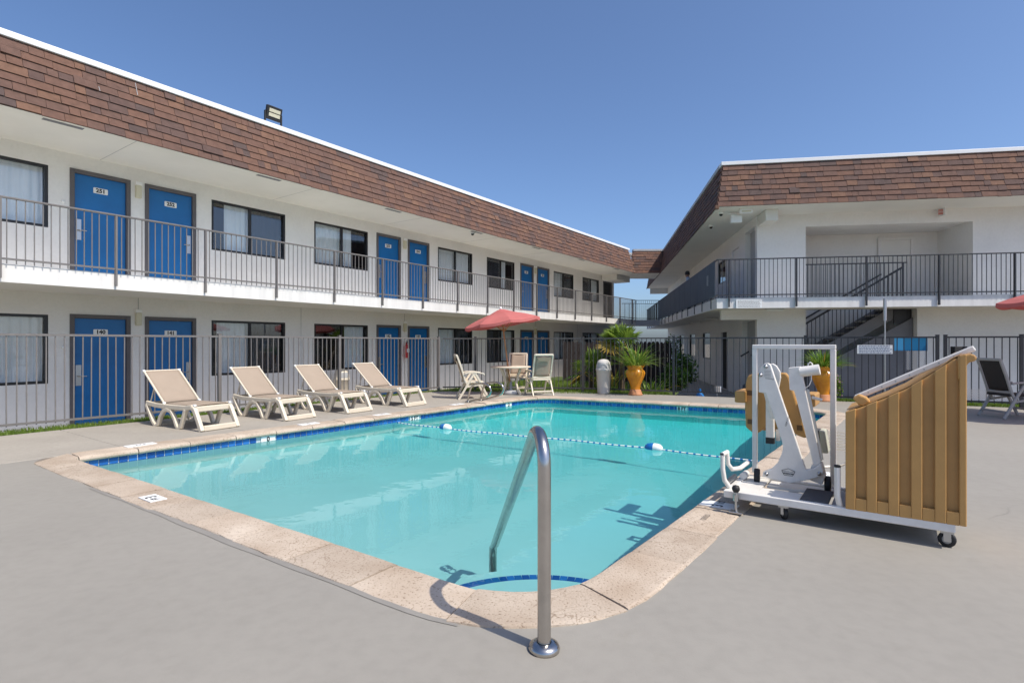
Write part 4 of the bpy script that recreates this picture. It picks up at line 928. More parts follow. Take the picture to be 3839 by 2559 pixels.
for i, (s, p, da, lab) in enumerate(((4.18, 9.68, 6, 'beige sling chaise lounge nearest the camera, in front of door 141'), (5.60, 9.66, 4, 'second beige sling chaise lounge from the left, in front of the lower window'), (6.88, 9.60, 2, 'third beige sling chaise lounge from the left, in front of the beige bin'), (8.28, 9.50, 3, 'farthest beige sling chaise lounge, in front of door 142'))):
    o = proto if i == 0 else copy_tree(proto)
    o.location = F1(s, p, .006); o.rotation_euler = (0, 0, -TH + R(da)); tag(o, lab, 'lounge chair', LG)

# ------------------------------------------------------------------ dining chairs, tables, umbrellas
def chair(name, label, loc, facing, frame=RESIN, sling=SLING, group=None):
    t = thing(name, label, 'chair', loc, math.atan2(facing[1], facing[0]) , group)       # local +x = facing
    for y in (-.27, .27):
        MB().ribbon([(-.22, y, .62), (-.10, y, .645), (.10, y, .645), (.24, y, .62), (.27, y, .58)], .055, .03).build('armrest', frame, t, bevel=.01)
        MB().ribbon([(.04, y, .63), (.16, y, .42), (.30, y, .14), (.37, y, 0)], .035, .05).build('leg', frame, t, bevel=.01)
        MB().ribbon([(.02, y, .63), (-.10, y, .44), (-.26, y, .16), (-.36, y, 0)], .035, .05).build('leg', frame, t, bevel=.01)
        MB().ribbon([(-.12, y * .9, .30), (-.20, y * .9, .46), (-.29, y * .9, .76), (-.40, y * .9, 1.06)], .04, .045).build('back_post', frame, t, bevel=.01)
        MB().bar((-.19, y, .30), (.19, y, .36), .03, .035).build('side_stretcher', frame, t)
    MB().box(-.24, .25, -.24, .24, .395, .435).build('seat', sling if sling is SLINGD else frame, t, bevel=.012)
    MB().box(.31, .34, -.25, .25, .12, .16).build('front_stretcher', frame, t, bevel=.008); MB().box(-.33, -.30, -.25, .25, .10, .14).build('rear_stretcher', frame, t, bevel=.008)
    MB().ribbon([(-.405, -.245, 1.055), (-.405, .245, 1.055)], .04, .05, side=(1, 0, 0)).build('back_top_bar', frame, t, bevel=.01)
    MB().ribbon([(-.205, -.235, .47), (-.205, .235, .47)], .04, .05, side=(1, 0, 0)).build('back_lower_bar', frame, t, bevel=.01)
    vs = []
    for i in range(9):
        u = i / 8
        for j in range(7):
            v = j / 6; vs.append((-.212 - .185 * u - .02 * math.sin(v * math.pi), (v - .5) * .42, .49 + .55 * u))
    q = MB(); q.add(vs, [(i * 7 + j, i * 7 + 7 + j, i * 7 + 8 + j, i * 7 + j + 1) for i in range(8) for j in range(6)], 0, True); o = q.build('back_sling', sling, t)
    m = o.modifiers.new('thickness', 'SOLIDIFY'); m.thickness = .008
    if sling is SLING: MB().prism([(-.19, .99), (.19, .99), (.17, .93), (.08, .89), (-.08, .89), (-.17, .93)], -.006, .006, lambda a, c, d: (-.405 + (1.0 - c) * .3 - .028 + d, a, c)).build('head_pad', mat('taupe_sling', (.30, .235, .17), .85), t)
    return t
chair('patio_chair', 'cream high back patio chair left of the round table, seen from the side', (-.98, 13.30, 0), (.97, .22), group='patio chairs at the far table')
chair('patio_chair', 'cream high back patio chair right of the round table, its back to the camera', (.70, 14.2, 0), (-.28, .96), group='patio chairs at the far table')
chair('patio_chair', 'cream high back patio chair behind the round table, facing the camera', (.14, 15.0, 0), (-.1, -1), group='patio chairs at the far table')
chair('dark_patio_chair', 'patio chair with taupe frame and dark brown sling at the far right', (9.12, 9.95, 0), (1, -.02), RESINT, SLINGD)
def table(label, loc, r=.55):
    t = thing('round_table', label, 'table', loc)
    MB().lathe([(0, .70), (r - .03, .70), (r, .71), (r, .735), (r - .02, .742), (0, .742)], 40).build('table_top', RESIN, t)
    for a in range(4):
        q = R(45 + 90 * a); c_, s_ = math.cos(q), math.sin(q)
        MB().ribbon([(.36 * c_, .36 * s_, .70), (.24 * c_, .24 * s_, .45), (.20 * c_, .20 * s_, .30), (.26 * c_, .26 * s_, .12), (.36 * c_, .36 * s_, .0)], .05, .05, side=(-s_, c_, 0)).build('leg', RESIN, t, bevel=.01)
    MB().lathe([(0, 0.0), (.24, .0), (.25, .06), (.22, .10), (.04, .12), (.035, .34), (0, .34)], 28).build('umbrella_base', GREYL, t)
table('round cream patio table under the red umbrella near the far fence', (-.03, 14.42, 0), .53)
def umbrella(name, label, base, top_dir, zc, r, nrib=8, drop=.36, tilt=(0, 0)):
    t = thing(name, label, 'umbrella', base); c = Vector(top_dir)
    MB().tube([(0, 0, .12), (c.x, c.y, c.z + .0)], .02, 12).build('pole', WOODP, t)
    cn = part('canopy', t); cn.location = c; cn.rotation_euler = (tilt[0], tilt[1], 0)
    rings = [(0.0, .0), (.16, -.03), (.34, -.08), (.62, -.18), (.86, -.29), (1.0, -.37)]
    n = nrib * 6; vs = []; fs = []
    for u, z in rings:
        for j in range(n):
            a = 2 * math.pi * j / n + .2; f = (j % 6) / 6; sag = math.sin(f * math.pi)
            rr = r * u * (1 - .055 * sag); vs.append((rr * math.cos(a), rr * math.sin(a), z * drop / .37 - .035 * sag * u * u + 0.0))
    for i in range(len(rings) - 1):
        for j in range(n): fs.append((i * n + j, (i + 1) * n + j, (i + 1) * n + (j + 1) % n, i * n + (j + 1) % n))
    # valance lip
    k = len(rings) - 1; base_i = len(vs)
    for j in range(n): v = vs[k * n + j]; vs.append((v[0] * 1.005, v[1] * 1.005, v[2] - .07))
    for j in range(n): fs.append((k * n + j, base_i + j, base_i + (j + 1) % n, k * n + (j + 1) % n))
    q = MB(); q.add(vs, fs, 0, False); q.build('canopy_cloth', RED, cn)
    q = MB().lathe([(.30 * r, -.055), (.22 * r, -.02), (.10 * r, .03), (0, .05)], 24); q.build('canopy_vent', RED, cn)
    MB().lathe([(0, .03), (.03, .04), (.035, .08), (.02, .11), (0, .115)], 12).build('finial', WHITE, cn)
    for j in range(nrib):
        a = 2 * math.pi * j / nrib + .2
        MB().tube([(0, 0, -.03), (r * .98 * math.cos(a), r * .98 * math.sin(a), -.37 * drop / .37 - .018)], .009, 6).build('rib', WOODP, cn)
        MB().tube([(0, 0, -.55), (r * .5 * math.cos(a), r * .5 * math.sin(a), -.165 * drop / .37)], .008, 6).build('strut', WOODP, cn)
    return t
umbrella('patio_umbrella', 'faded red patio umbrella tilted over the far round table', (-.03, 14.42, 0), (-.26, -.02, 2.20), 2.2, 1.02, tilt=(0, R(-9)), drop=.30)
umbrella('patio_umbrella', 'red patio umbrella at the right edge, only its tip showing', (9.95, 9.30, 0), (0, 0, 2.42), 2.4, 1.27, drop=.34)
table('round cream patio table beyond the right edge beside the dark chair', (9.98, 9.32, 0), .5)

# ------------------------------------------------------------------ urns and plants
def urn(label, loc, rz=0, sc=1.0):
    t = thing('orange_urn', label, 'planter', loc, rz)
    pr = [(0, 0), (.185, 0), (.185, .03), (.165, .045), (.17, .075), (.145, .09), (.15, .12), (.12, .15)]
    MB().lathe([(r * sc, z * sc) for r, z in pr], 32).build('terracotta_foot', TERRA, t)
    pr = [(.12, .15), (.118, .20), (.14, .28), (.20, .42), (.242, .53), (.25, .58), (.235, .63), (.19, .665), (.185, .68), (.21, .72), (.235, .775), (.215, .775), (.18, .73)]
    MB().lathe([(r * sc, z * sc) for r, z in pr], 40).build('glazed_body', ORANGE, t)
    MB().lathe([(0, .72 * sc), (.19 * sc, .72 * sc)], 24).build('soil', SOIL, t)
    return t
urn('glazed orange urn with a green plant beside the grey trash bin', (3.22, 14.20, 0)); urn('glazed orange urn with terracotta foot behind the pool lift', (7.28, 12.72, 0), 1.2, 1.05)
def blade(b, base, az, length, lean, width, droop, mi=0, n=6):
    pts = []; p = Vector(base); el = R(90) - lean; d = Vector((math.cos(az), math.sin(az), 0)); side = Vector((-math.sin(az), math.cos(az), 0)); st = length / n; vs = []
    for i in range(n + 1):
        w = width * (math.sin(min(1, (i / n) * 1.0 + .18) * math.pi * .86)) * (1 if i < n else .05)
        vs += [p - side * w / 2, p + side * w / 2 + Vector((0, 0, w * .15))]
        p = p + (d * math.cos(el) + Vector((0, 0, 1)) * math.sin(el)) * st; el -= droop / n
    b.add(vs, [(2 * i, 2 * i + 1, 2 * i + 3, 2 * i + 2) for i in range(n)], mi)
def grassy_plant(label, loc, n, L, seedv, mats=(LEAF, LEAF2, LEAFY), weights=(6, 3, 1), spread=.16, lean=(5, 65)):
    t = thing('leafy_plant', label, 'plant', loc); rs = random.Random(seedv)
    for i in range(n):
        b = MB(); a = rs.uniform(0, 6.28); r = spread * math.sqrt(rs.random()); m = rs.choices(mats, weights)[0]
        blade(b, (r * math.cos(a), r * math.sin(a), 0), a + rs.uniform(-.6, .6), L * rs.uniform(.6, 1.1), R(rs.uniform(*lean)), rs.uniform(.018, .032), R(rs.uniform(20, 95)))
        b.build('leaf', m, t)
    return t
grassy_plant('green strap leaved plant growing in the orange urn beside the trash bin', (3.22, 14.20, .70), 170, .84, 11, spread=.18, weights=(5, 7, .4), lean=(3, 62))
grassy_plant('green bushy plant in the orange urn behind the pool lift', (7.28, 12.72, .74), 240, .60, 12, weights=(9, 3, .4), spread=.19, lean=(0, 60))
def fan_palm(label, loc, h, nf, fl, seedv, trunk_r=.09):
    t = thing('fan_palm', label, 'palm', loc); rs = random.Random(seedv)
    MB().tube([(0, 0, -.05), (.01, 0, h * .4), (-.01, .02, h * .8), (0, 0, h)], trunk_r, 14, rs=[trunk_r * 1.2, trunk_r, trunk_r * 1.05, trunk_r * .6]).build('trunk', TRUNK, t)
    for i in range(nf):
        b = MB(); az = rs.uniform(0, 6.28) if i > 4 else i * 1.2566; el = R(rs.uniform(28, 85)) if i < nf * .7 else R(rs.uniform(-25, 15)); mi = 0 if i < nf * .75 else rs.choice((1, 2))
        d = Vector((math.cos(az) * math.cos(el), math.sin(az) * math.cos(el), math.sin(el))); p0 = Vector((0, 0, h)); p1 = p0 + d * fl * .45; b.tube([p0, p1], .009, 5, mi=1, caps=False)
        side = Vector((-math.sin(az), math.cos(az), 0)); nr = d.cross(side).normalized(); nl = 17; roll = rs.uniform(-.7, .7)
        sd2 = (side * math.cos(roll) + nr * math.sin(roll)).normalized(); nr = d.cross(sd2).normalized()
        for k in range(nl):
            a = R(-118 + 236 * k / (nl - 1)); da = R(236 / (nl - 1) / 2)
            dr = lambda q: (d * math.cos(q) + sd2 * math.sin(q)).normalized()
            L = fl * .62 * (1 - .18 * abs(a) / R(118)) * rs.uniform(.88, 1.06); m_ = L * .55
            e0 = p1 + dr(a - da) * m_ - nr * .012; e1 = p1 + dr(a + da) * m_ - nr * .012; c1 = p1 + dr(a) * m_ + nr * .014
            tip = p1 + dr(a) * L + Vector((0, 0, -L * rs.uniform(.06, .26)))
            b.add([p1, e0, c1, e1, tip], [(0, 1, 2), (0, 2, 3), (1, 4, 2), (2, 4, 3)], mi)
        b.build('frond', [LEAF2, LEAF, LEAFY], t)
    return t
fan_palm('fan palm with a fibrous trunk rising behind the far fence', (3.16, 15.72, -.05), 1.28, 15, .80, 3)
grassy_plant('mixed pale strap leaved clump behind the fence left of the palm', (2.78, 15.75, -.02), 60, .85, 21, (LEAF2, LEAF, LEAFY), (5, 3, 2), .35, (5, 45)).location.z = .12
fan_palm('low fan palm beside the taller palm trunk', (2.35, 16.15, -.05), .55, 12, .8, 5, .08)
grassy_plant('green strap leaved clump behind the urn and fence', (3.95, 15.35, -.02), 45, .6, 22, (LEAF2, LEAF, LEAFY), (4, 4, 1), .4, (5, 55))
def shrub(label, loc, rx, ry, rz_, n, seedv, mats=(LEAFD, LEAF), ls=.05, flowers=0):
    t = thing('shrub', label, 'shrub', loc); rs = random.Random(seedv); b = MB(); st = MB()
    for k in range(9):
        a = rs.uniform(0, 6.28); st.tube([(0, 0, 0), (rx * .6 * math.cos(a), ry * .6 * math.sin(a), rz_ * 1.3)], .012, 5)
    st.build('stem', TRUNK, t)
    for i in range(n):
        u = rs.gauss(0, 1), rs.gauss(0, 1), rs.gauss(0, 1); l = math.sqrt(sum(c * c for c in u)) or 1; rad = rs.uniform(.55, 1.05) ** .6
        rad *= .85 + .25 * math.sin(u[0] * 3 + u[2] * 2)
        p = Vector((u[0] / l * rx * rad, u[1] / l * ry * rad, rz_ + u[2] / l * rz_ * rad)); e = Euler((rs.uniform(0, 6), rs.uniform(0, 6), rs.uniform(0, 6))).to_matrix(); s = ls * rs.uniform(.6, 1.3)
        b.add([p + e @ Vector(v) for v in ((-s * .4, 0, 0), (0, -s, .1 * s), (s * .4, 0, 0), (0, s, .1 * s))], [(0, 1, 2), (0, 2, 3)], 2 if i < flowers else rs.choice((0, 1)))
    b.build('foliage', [mats[0], mats[1], mat('pink_flower', (.55, .25, .42), .7)], t)
shrub('dark green hedge shrub behind the fence right of the orange urn', (4.75, 16.0, -.05), .45, .35, .36, 1700, 31)
shrub('dark green hedge shrub at the end of the picket row behind the far fence', (5.35, 17.2, -.05), .5, .5, .55, 2200, 32)
shrub('small flowering shrub behind the fence beside the far urn', (7.75, 13.15, -.05), .22, .2, .34, 1100, 33, (LEAF, LEAF2), .035, 160)
shrub('thin sapling with dark leaves near the bridge', (6.0, 20.5, .55), .4, .4, .55, 420, 34, (LEAFD, LEAF), .06)
# dark timber fence far behind
pf = thing('timber_fence', 'dark stained timber picket fence in the gap between the wings', 'fence', (1.9, 19.6, ZB), 0)
pkm = MB().prism([(-.068, 0), (.068, 0), (.068, 1.62), (.045, 1.69), (0, 1.71), (-.045, 1.69), (-.068, 1.62)], -.011, .011, lambda a, c, d: (a, d, c)).mesh('picket', PICKD)
for i in range(27): link('picket', pkm, pf, loc=(i * .145, random.uniform(-.004, .004), random.uniform(-.02, .01)))
MB().box(-.05, 3.9, .012, .05, .35, .44).box(-.05, 3.9, .012, .05, 1.25, 1.34).build('fence_rail', PICKD, pf)
# pipe stub with outlet and blue bags beyond the right fence
pb = thing('blue_bag', 'blue plastic bag on the ground behind the fence left of the lift', 'bag', (4.95, 14.35, -.28))
b = MB(); rs = random.Random(8); pr = [(0, 0), (.11, .0), (.15, .07), (.14, .16), (.08, .24), (.03, .30), (.05, .34)]
b.lathe(pr, 14); b.v = [(x * rs.uniform(.86, 1.14), y * rs.uniform(.86, 1.14), z * 1.2) for x, y, z in b.v]; b.build('sack', mat('blue_plastic', (.01, .16, .45), .35), pb)
b = MB(); b.tube([(0, 0, .39), (.02, .01, .43)], .02, 8); b.build('knot', MATS['blue_plastic'], pb)
ob = thing('outlet_post', 'small outlet box on a short post behind the fence left of the lift', 'outlet', (5.28, 14.02, -.02))
MB().tube([(0, 0, -.2), (0, 0, .12)], .015, 8).build('post', STEELR, ob); MB().box(-.06, .06, -.04, .04, .10, .26).build('box', RESINT, ob, bevel=.01); MB().box(.07, .10, -.03, .03, .10, .26).build('cover', WHITE, ob)

# ------------------------------------------------------------------ pool lift (frame: x = along pool edge s, y = p)
LB = (4.9, .40, 0)
lift = thing('pool_lift', 'white wheeled pool lift with tan seat parked at the right pool edge', 'pool lift', F1(*LB), A1)
PL = lambda p, z, s: (s - LB[0], p - LB[1], z)
def plate(name, outline, s0, s1, m, bevel=.006, par=None): return MB().prism(outline, s0, s1, lambda a, c, d: PL(a, c, d)).build(name, m, par or lift, bevel=bevel)
plate('mast', [(.961, 1.09), (.947, 1.145), (.915, 1.181), (.887, 1.185), (.869, 1.17), (.779, .88), (.691, .604), (.609, .338), (.554, .35), (.504, .40), (.484, .341), (.496, .301), (.597, .254), (.726, .211), (.869, .224), (.933, .24), (.924, .279), (.864, .309), (.815, .365), (.783, .448), (.774, .507), (.788, .565), (.824, .68), (.905, .932), (.961, .939)], 4.92, 4.96, WPOW)
plate('mast_cheek', [(.924, 1.17), (.87, 1.178), (.84, 1.16), (.812, 1.11), (.808, 1.06), (.827, .95), (.70, .50), (.62, .28), (.70, .27), (.80, .60), (.90, .95)], 5.02, 5.05, WPOW)
col = part('actuator_column', lift)
plate('column_tube', [(.742, 1.149), (.654, 1.161), (.635, 1.06), (.505, .41), (.515, .38), (.560, .369), (.698, .959), (.733, .967)], 4.965, 5.015, WPOW, par=col)
plate('actuator_rod', [(.615, .98), (.595, .975), (.492, .42), (.515, .41)], 4.98, 5.005, STEELR, .002, par=col)
plate('lower_bracket', [(.575, .37), (.50, .40), (.475, .30), (.50, .22), (.60, .25)], 4.97, 5.03, WPOW, par=col)
b = MB(); b.tube([PL(.66, 1.115, 4.99), PL(.52, 1.14, 4.99)], .042, 16); b.build('motor', WPOW, col, bevel=.008)
b = MB(); b.tube([PL(.60, 1.16, 4.99), PL(.60, 1.185, 4.99), PL(.585, 1.195, 4.99), PL(.572, 1.185, 4.99), PL(.572, 1.15, 4.99)], .006, 6); b.build('lifting_eye', WPOW, col)
b = MB(); b.tube([PL(.575, 1.10, 4.97), PL(.575, 1.05, 4.96), PL(.59, 1.01, 4.96), PL(.625, .98, 4.96)], .004, 6); b.build('cable', WPOW, col)
seat = part('seat', lift)
sb_ = plate('seat_back', [(1.14, 1.0), (1.125, 1.052), (1.084, 1.075), (.81, 1.092), (.785, 1.06), (.69, .72), (.639, .55), (.66, .53), (.72, .55), (.80, .60), (.969, .60), (1.029, .545), (1.084, .54), (1.14, .583), (1.15, .75)], 5.28, 5.33, TAN, .015, par=seat)
plate('seat_pan', [(1.10, .56), (.70, .56), (.70, .62), (1.10, .62)], 5.33, 5.72, TAN, .015, par=seat)
for p0_, p1_ in ((1.223, 1.13), (.657, .576)): plate('arm', [(p0_, .917), (p0_, .81), (p1_, .81), (p1_, .917)], 5.22, 5.55, TAN, .012, par=seat)
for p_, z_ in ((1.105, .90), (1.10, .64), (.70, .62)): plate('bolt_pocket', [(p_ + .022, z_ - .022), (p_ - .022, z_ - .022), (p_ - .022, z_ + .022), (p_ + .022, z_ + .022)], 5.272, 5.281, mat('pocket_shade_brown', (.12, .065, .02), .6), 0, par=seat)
plate('arm_lever', [(.60, .905), (.52, .885), (.525, .865), (.60, .88)], 5.20, 5.23, WPOW, par=seat)
plate('seat_hanger', [(.96, .94), (.90, .94), (.855, .70), (.905, .70)], 5.10, 5.14, WPOW)
plate('foot_post', [(.947, .92), (.885, .92), (.880, .53), (.947, .53)], 5.145, 5.19, WPOW); plate('foot_post_cap', [(.948, .53), (.879, .53), (.879, .478), (.948, .478)], 5.144, 5.191, BLACK, .003)
plate('foot_post', [(.878, .60), (.845, .60), (.845, .50), (.878, .50)], 5.20, 5.24, WPOW)
plate('control_box', [(.589, .62), (.545, .62), (.53, .435), (.575, .435)], 5.20, 5.36, DGREY, .008); plate('control_face', [(.544, .622), (.505, .617), (.478, .436), (.529, .434)], 5.19, 5.37, mat('pale_olive', (.45, .45, .36), .6), .008)
hp = part('push_hoop', lift); r_t = .021
b = MB(); b.box(5.2 - LB[0] - r_t, 5.2 - LB[0] + r_t, 1.044 - LB[1] - r_t, 1.044 - LB[1] + r_t, .20, 1.30); b.build('hoop_leg', WPOW, hp, bevel=.006)
b = MB(); b.box(5.2 - LB[0] - r_t, 5.2 - LB[0] + r_t, .443 - LB[1] - r_t, .443 - LB[1] + r_t, .18, 1.30); b.build('hoop_leg', WPOW, hp, bevel=.006)
b = MB(); b.box(5.2 - LB[0] - r_t - .001, 5.2 - LB[0] + r_t + .001, .443 - LB[1] - r_t, 1.044 - LB[1] + r_t, 1.299, 1.337); b.build('hoop_bar', WPOW, hp, bevel=.006)
# platform: deck plate with folded edges, open slots made of separate plates
b = MB()
for p0_, p1_, s0_, s1_, z0_, z1_ in ((1.15, -.30, 4.55, 4.60, .115, .172), (1.15, -.30, 5.17, 5.22, .115, .172), (1.15, 1.10, 4.60, 5.17, .115, .171)):
    b.box(s0_ - LB[0], s1_ - LB[0], p1_ - LB[1], p0_ - LB[1], z0_, z1_)
b.build('platform_frame', WPOW, lift, bevel=.006)
b = MB(); b.box(4.60 - LB[0], 5.17 - LB[0], .92 - LB[1], 1.10 - LB[1], .145, .163); b.box(4.60 - LB[0], 4.84 - LB[0], .62 - LB[1], .919 - LB[1], .145, .162); b.build('platform_plate', WPOW, lift)
b = MB(); b.box(4.60 - LB[0], 4.98 - LB[0], .42 - LB[1], .61 - LB[1], .165, .18); b.build('foot_pad', DGREY, lift, bevel=.006)
b = MB(); b.box(4.95 - LB[0], 5.16 - LB[0], .42 - LB[1], .9 - LB[1], .14, .158); b.build('platform_rail_plate', WPOW, lift)
b = MB(); b.box(4.60 - LB[0], 5.17 - LB[0], -.30 - LB[1], .41 - LB[1], .12, .15); b.build('rear_plate', GREYL, lift)
def wheel(name, c, r, w, axis, par=lift):
    g = part(name, par); g.location = c; g.rotation_euler = (R(90), 0, axis)
    MB().lathe([(r * .55, -w / 2), (r * .92, -w / 2), (r, -w * .3), (r, w * .3), (r * .92, w / 2), (r * .55, w / 2)], 24).build('tyre', BLACK, g); MB().lathe([(0, -w * .4), (r * .55, -w * .45), (r * .55, w * .45), (0, w * .4)], 20).build('hub', GREYL, g)
wheel('wheel', (5.06 - LB[0], 1.0 - LB[1], .205), .064, .045, R(8)); wheel('wheel', (5.06 - LB[0], .47 - LB[1], .215), .064, .045, R(8))
for s_, p_ in ((4.62, .72), (5.12, .72), (4.62, -.26), (5.12, -.26)):
    wheel('caster', (s_ - LB[0], p_ - LB[1], .05), .05, .028, R(30) if p_ > 0 else R(80))
    MB().box(s_ - LB[0] - .035, s_ - LB[0] + .035, p_ - LB[1] - .035, p_ - LB[1] + .035, .095, .118).build('caster_mount', STEELR, lift)
    for dd_ in (-.024, .024): MB().box(s_ - LB[0] + dd_ - .003, s_ - LB[0] + dd_ + .003, p_ - LB[1] - .02, p_ - LB[1] + .02, .04, .096).build('caster_fork', STEELR, lift)
MB().tube([PL(1.167, .445, 4.59), PL(1.166, .33, 4.59), PL(1.155, .24, 4.60), PL(1.125, .185, 4.63)], .019, 12).build('outrigger_handle', WPOW, lift)
MB().tube([PL(1.150, .452, 4.66), PL(1.145, .36, 4.67), PL(1.12, .315, 4.70), PL(1.08, .31, 4.80), PL(1.05, .335, 4.95)], .018, 12).build('outrigger_handle', WPOW, lift)
MB().tube([PL(1.168, .445, 4.59), PL(1.168, .458, 4.59)], .02, 12).build('handle_grip', BLACK, lift); MB().tube([PL(1.166, .45, 4.575), PL(1.152, .455, 4.68)], .018, 12).build('handle_cross', WPOW, lift)
MB().tube([PL(.363, .455, 4.57), PL(.363, .25, 4.57), PL(.352, .19, 4.58), PL(.34, .165, 4.60)], .021, 12).build('outrigger_handle', WPOW, lift); MB().tube([PL(.363, .455, 4.57), PL(.363, .470, 4.57)], .0215, 12).build('handle_grip', BLACK, lift)
MB().tube([PL(1.10, .20, 5.0), PL(1.10, .20, 5.12)], .03, 14).build('axle_tube', WPOW, lift); MB().tube([PL(1.17, .19, 4.75), PL(1.17, .19, 5.0)], .022, 10).build('end_tube', STEELR, lift)
b = MB(); b.lathe([(0, -.03), (.018, -.026), (.029, -.01), (.03, .005), (.022, .024), (0, .031)], 18, PL(1.047, .205, 4.515)); b.build('knob', BLACK, lift)
MB().tube([PL(1.047, .18, 4.515), PL(1.045, .03, 4.515)], .010, 8).tube([PL(1.047, .16, 4.515), PL(1.047, .11, 4.515)], .022, 10).build('levelling_screw', STEELR, lift)
MB().box(4.515 - LB[0] - .035, 4.515 - LB[0] + .035, 1.045 - LB[1] - .05, 1.045 - LB[1] + .05, .017, .03).build('levelling_foot', STEELR, lift, bevel=.004)
# maker's badge and data labels on the mast (flat print)
def on_mast(me, p, z, name, rot=0): o = link(name, me, lift); o.location = PL(p, z, 4.916); o.rotation_euler = (R(90), rot, R(-90)); return o
bd = MB(); ol = [(-.045, .0), (-.048, .012), (-.02, .022), (.0, .030), (.02, .022), (.048, .012), (.045, .0), (.03, -.026), (-.03, -.026)]
for i in range(len(ol)): a, c = ol[i], ol[(i + 1) % len(ol)]; bd.bar((a[0], a[1], 0), (c[0], c[1], 0), .003, .001)
on_mast(bd.mesh('badge', INK), .735, .30, 'badge_outline'); on_mast(text_mesh('Rocky Mountain', .0125, INK), .735, .306, 'badge_lettering'); on_mast(text_mesh('FREEDOM', .0165, INK, bold=.0005), .735, .288, 'badge_lettering')
on_mast(text_mesh('KEEP CLEAR', .018, INK), .74, .72, 'warning_lettering', R(-73)); on_mast(text_mesh('WARNING', .014, INK), .875, 1.055, 'warning_lettering', R(8))
bd = MB()
for i in range(5): bd.box(-.03, .02, 1 * (-.012 * i), -.012 * i + .003, -.0004, .0004)
on_mast(bd.mesh('print', mat('grey_print', (.3, .3, .3), .6)), .885, 1.12, 'label_print')
for p_, z_ in ((.945, 1.085), (.905, 1.155), (.90, .262), (.515, .318)):
    b = MB(); b.lathe([(0, 0), (.017, 0), (.015, .008), (.008, .009), (.007, .016), (0, .016)], 12); o = b.build('bolt', STEELR, lift); o.location = PL(p_, z_, 4.92); o.rotation_euler = (0, R(-90), 0)
# foot rest grate
gr = part('foot_grate', lift); gr.location = PL(.41, .42, 5.42); gr.rotation_euler = (0, R(12), 0)
for i in range(7): MB().box(-.008, .008, -.09, .09, .012 + i * .024, .026 + i * .024).build('grate_slat', WPOW, gr)
MB().box(-.012, .012, .09, .11, 0, .18).box(-.012, .012, -.11, -.09, 0, .18).build('grate_frame', WPOW, gr)
MB().tube([PL(.52, .30, 5.3), PL(.42, .30, 5.42), PL(.30, .36, 5.42)], .012, 8).build('grate_arm', WPOW, lift)
# cover box of the counterweight end (ribbed tan shell)
cv = part('tan_cover', lift)
top = [(.312, .860), (.204, .907), (.140, .941), (.080, .971), (.021, 1.007), (-.040, 1.042), (-.099, 1.087), (-.165, 1.140), (-.225, 1.189), (-.288, 1.246), (-.340, 1.279)]
def topz(p):
    for (a, za), (c, zc) in zip(top, top[1:]):
        if a >= p >= c: return za + (zc - za) * (a - p) / (a - c)
    return top[0][1] if p > top[0][0] else top[-1][1]
P0, P1, ZC = .312, -.356, .168
NP = 5; pitch = (P0 - P1 - .03) / (NP + .12)
b = MB(); b.prism([(P0 - .004, ZC + .004), (P0 - .004, topz(P0) - .004)] + [(p, z - .004) for p, z in top[1:-1]] + [(P1 + .004, 1.27), (P1 + .004, ZC + .004)], 4.584, 5.18, lambda a, c, d: PL(a, c, d)); b.build('shell_core', TAN, cv, bevel=.012)
# front skin: raised ribs and recessed panels between them
x = P0; widths = []
for i in range(NP): widths += [('rib', .062), ('panel', .064)]
widths.append(('rib', P0 - P1 - NP * .126)); 
for kind, w in widths:
    a, c = x, x - w
    if kind == 'rib':
        ol = [(a, ZC), (a, topz(a))] + [(a - w * t, topz(a - w * t)) for t in (.33, .66)] + [(c, topz(c)), (c, ZC)]
        MB().prism(ol, 4.548, 4.592, lambda p, z, d: PL(p, z, d)).build('rib', TAN, cv, bevel=.006)
    else:
        MB().prism([(a, ZC), (a, ZC + .085), (c, ZC + .085), (c, ZC)], 4.549, 4.592, lambda p, z, d: PL(p, z, d)).build('sill_piece', TAN, cv, bevel=.003)
    x = c
b = MB(); b.prism([(P1 + .045, 1.262), (P1 - .02, 1.283), (P1 - .042, 1.275), (P1 - .052, 1.255), (P1 - .042, 1.235), (P1 - .012, 1.228), (P1 + .002, 1.20), (P1 + .045, 1.10)], 4.550, 5.18, lambda p, z, d: PL(p, z, d)); b.build('grip_lip', TAN, cv, bevel=.01)
b = MB(); vs = [PL(p, z + .004, 4.60) for p, z in top] + [PL(p, z + .004, 5.17) for p, z in top]; n_ = len(top)
b.add(vs, [(i, i + 1, n_ + i + 1, n_ + i) for i in range(n_ - 1)], 0, True); b.build('top_skin', TAN, cv)
plate('hinge_lug', [(.275, .955), (.235, .985), (.19, .965), (.165, .935), (.20, .895), (.235, .905)], 4.62, 4.70, TAN, .012, par=cv)
ab_ = MB(); ab_.bar(PL(.262, .948, 4.74), PL(-.41, 1.318, 4.74), .05, .038); ab_.build('folded_arm', WPOW, lift, bevel=.008)
for i in range(7):
    t_ = .12 + .12 * i; p_ = .262 + (-.41 - .262) * t_; z_ = .948 + (1.318 - .948) * t_; b = MB(); b.tube([PL(p_, z_, 4.7145), PL(p_, z_, 4.72)], .006, 8); b.build('arm_rivet', STEELR, lift)
# loose items on the deck behind the lift
pd = thing('skimmer_lid', 'round white skimmer lid on the deck behind the lift', 'lid', F1(6.4, .62, 0)); MB().lathe([(0, .012), (.12, .012), (.125, .004), (.14, .004), (.14, 0)], 28).build('lid', WHITE, pd); MB().lathe([(.02, .0125), (.02, .0145), (0, .0145)], 10).build('finger_hole', DGREY, pd)

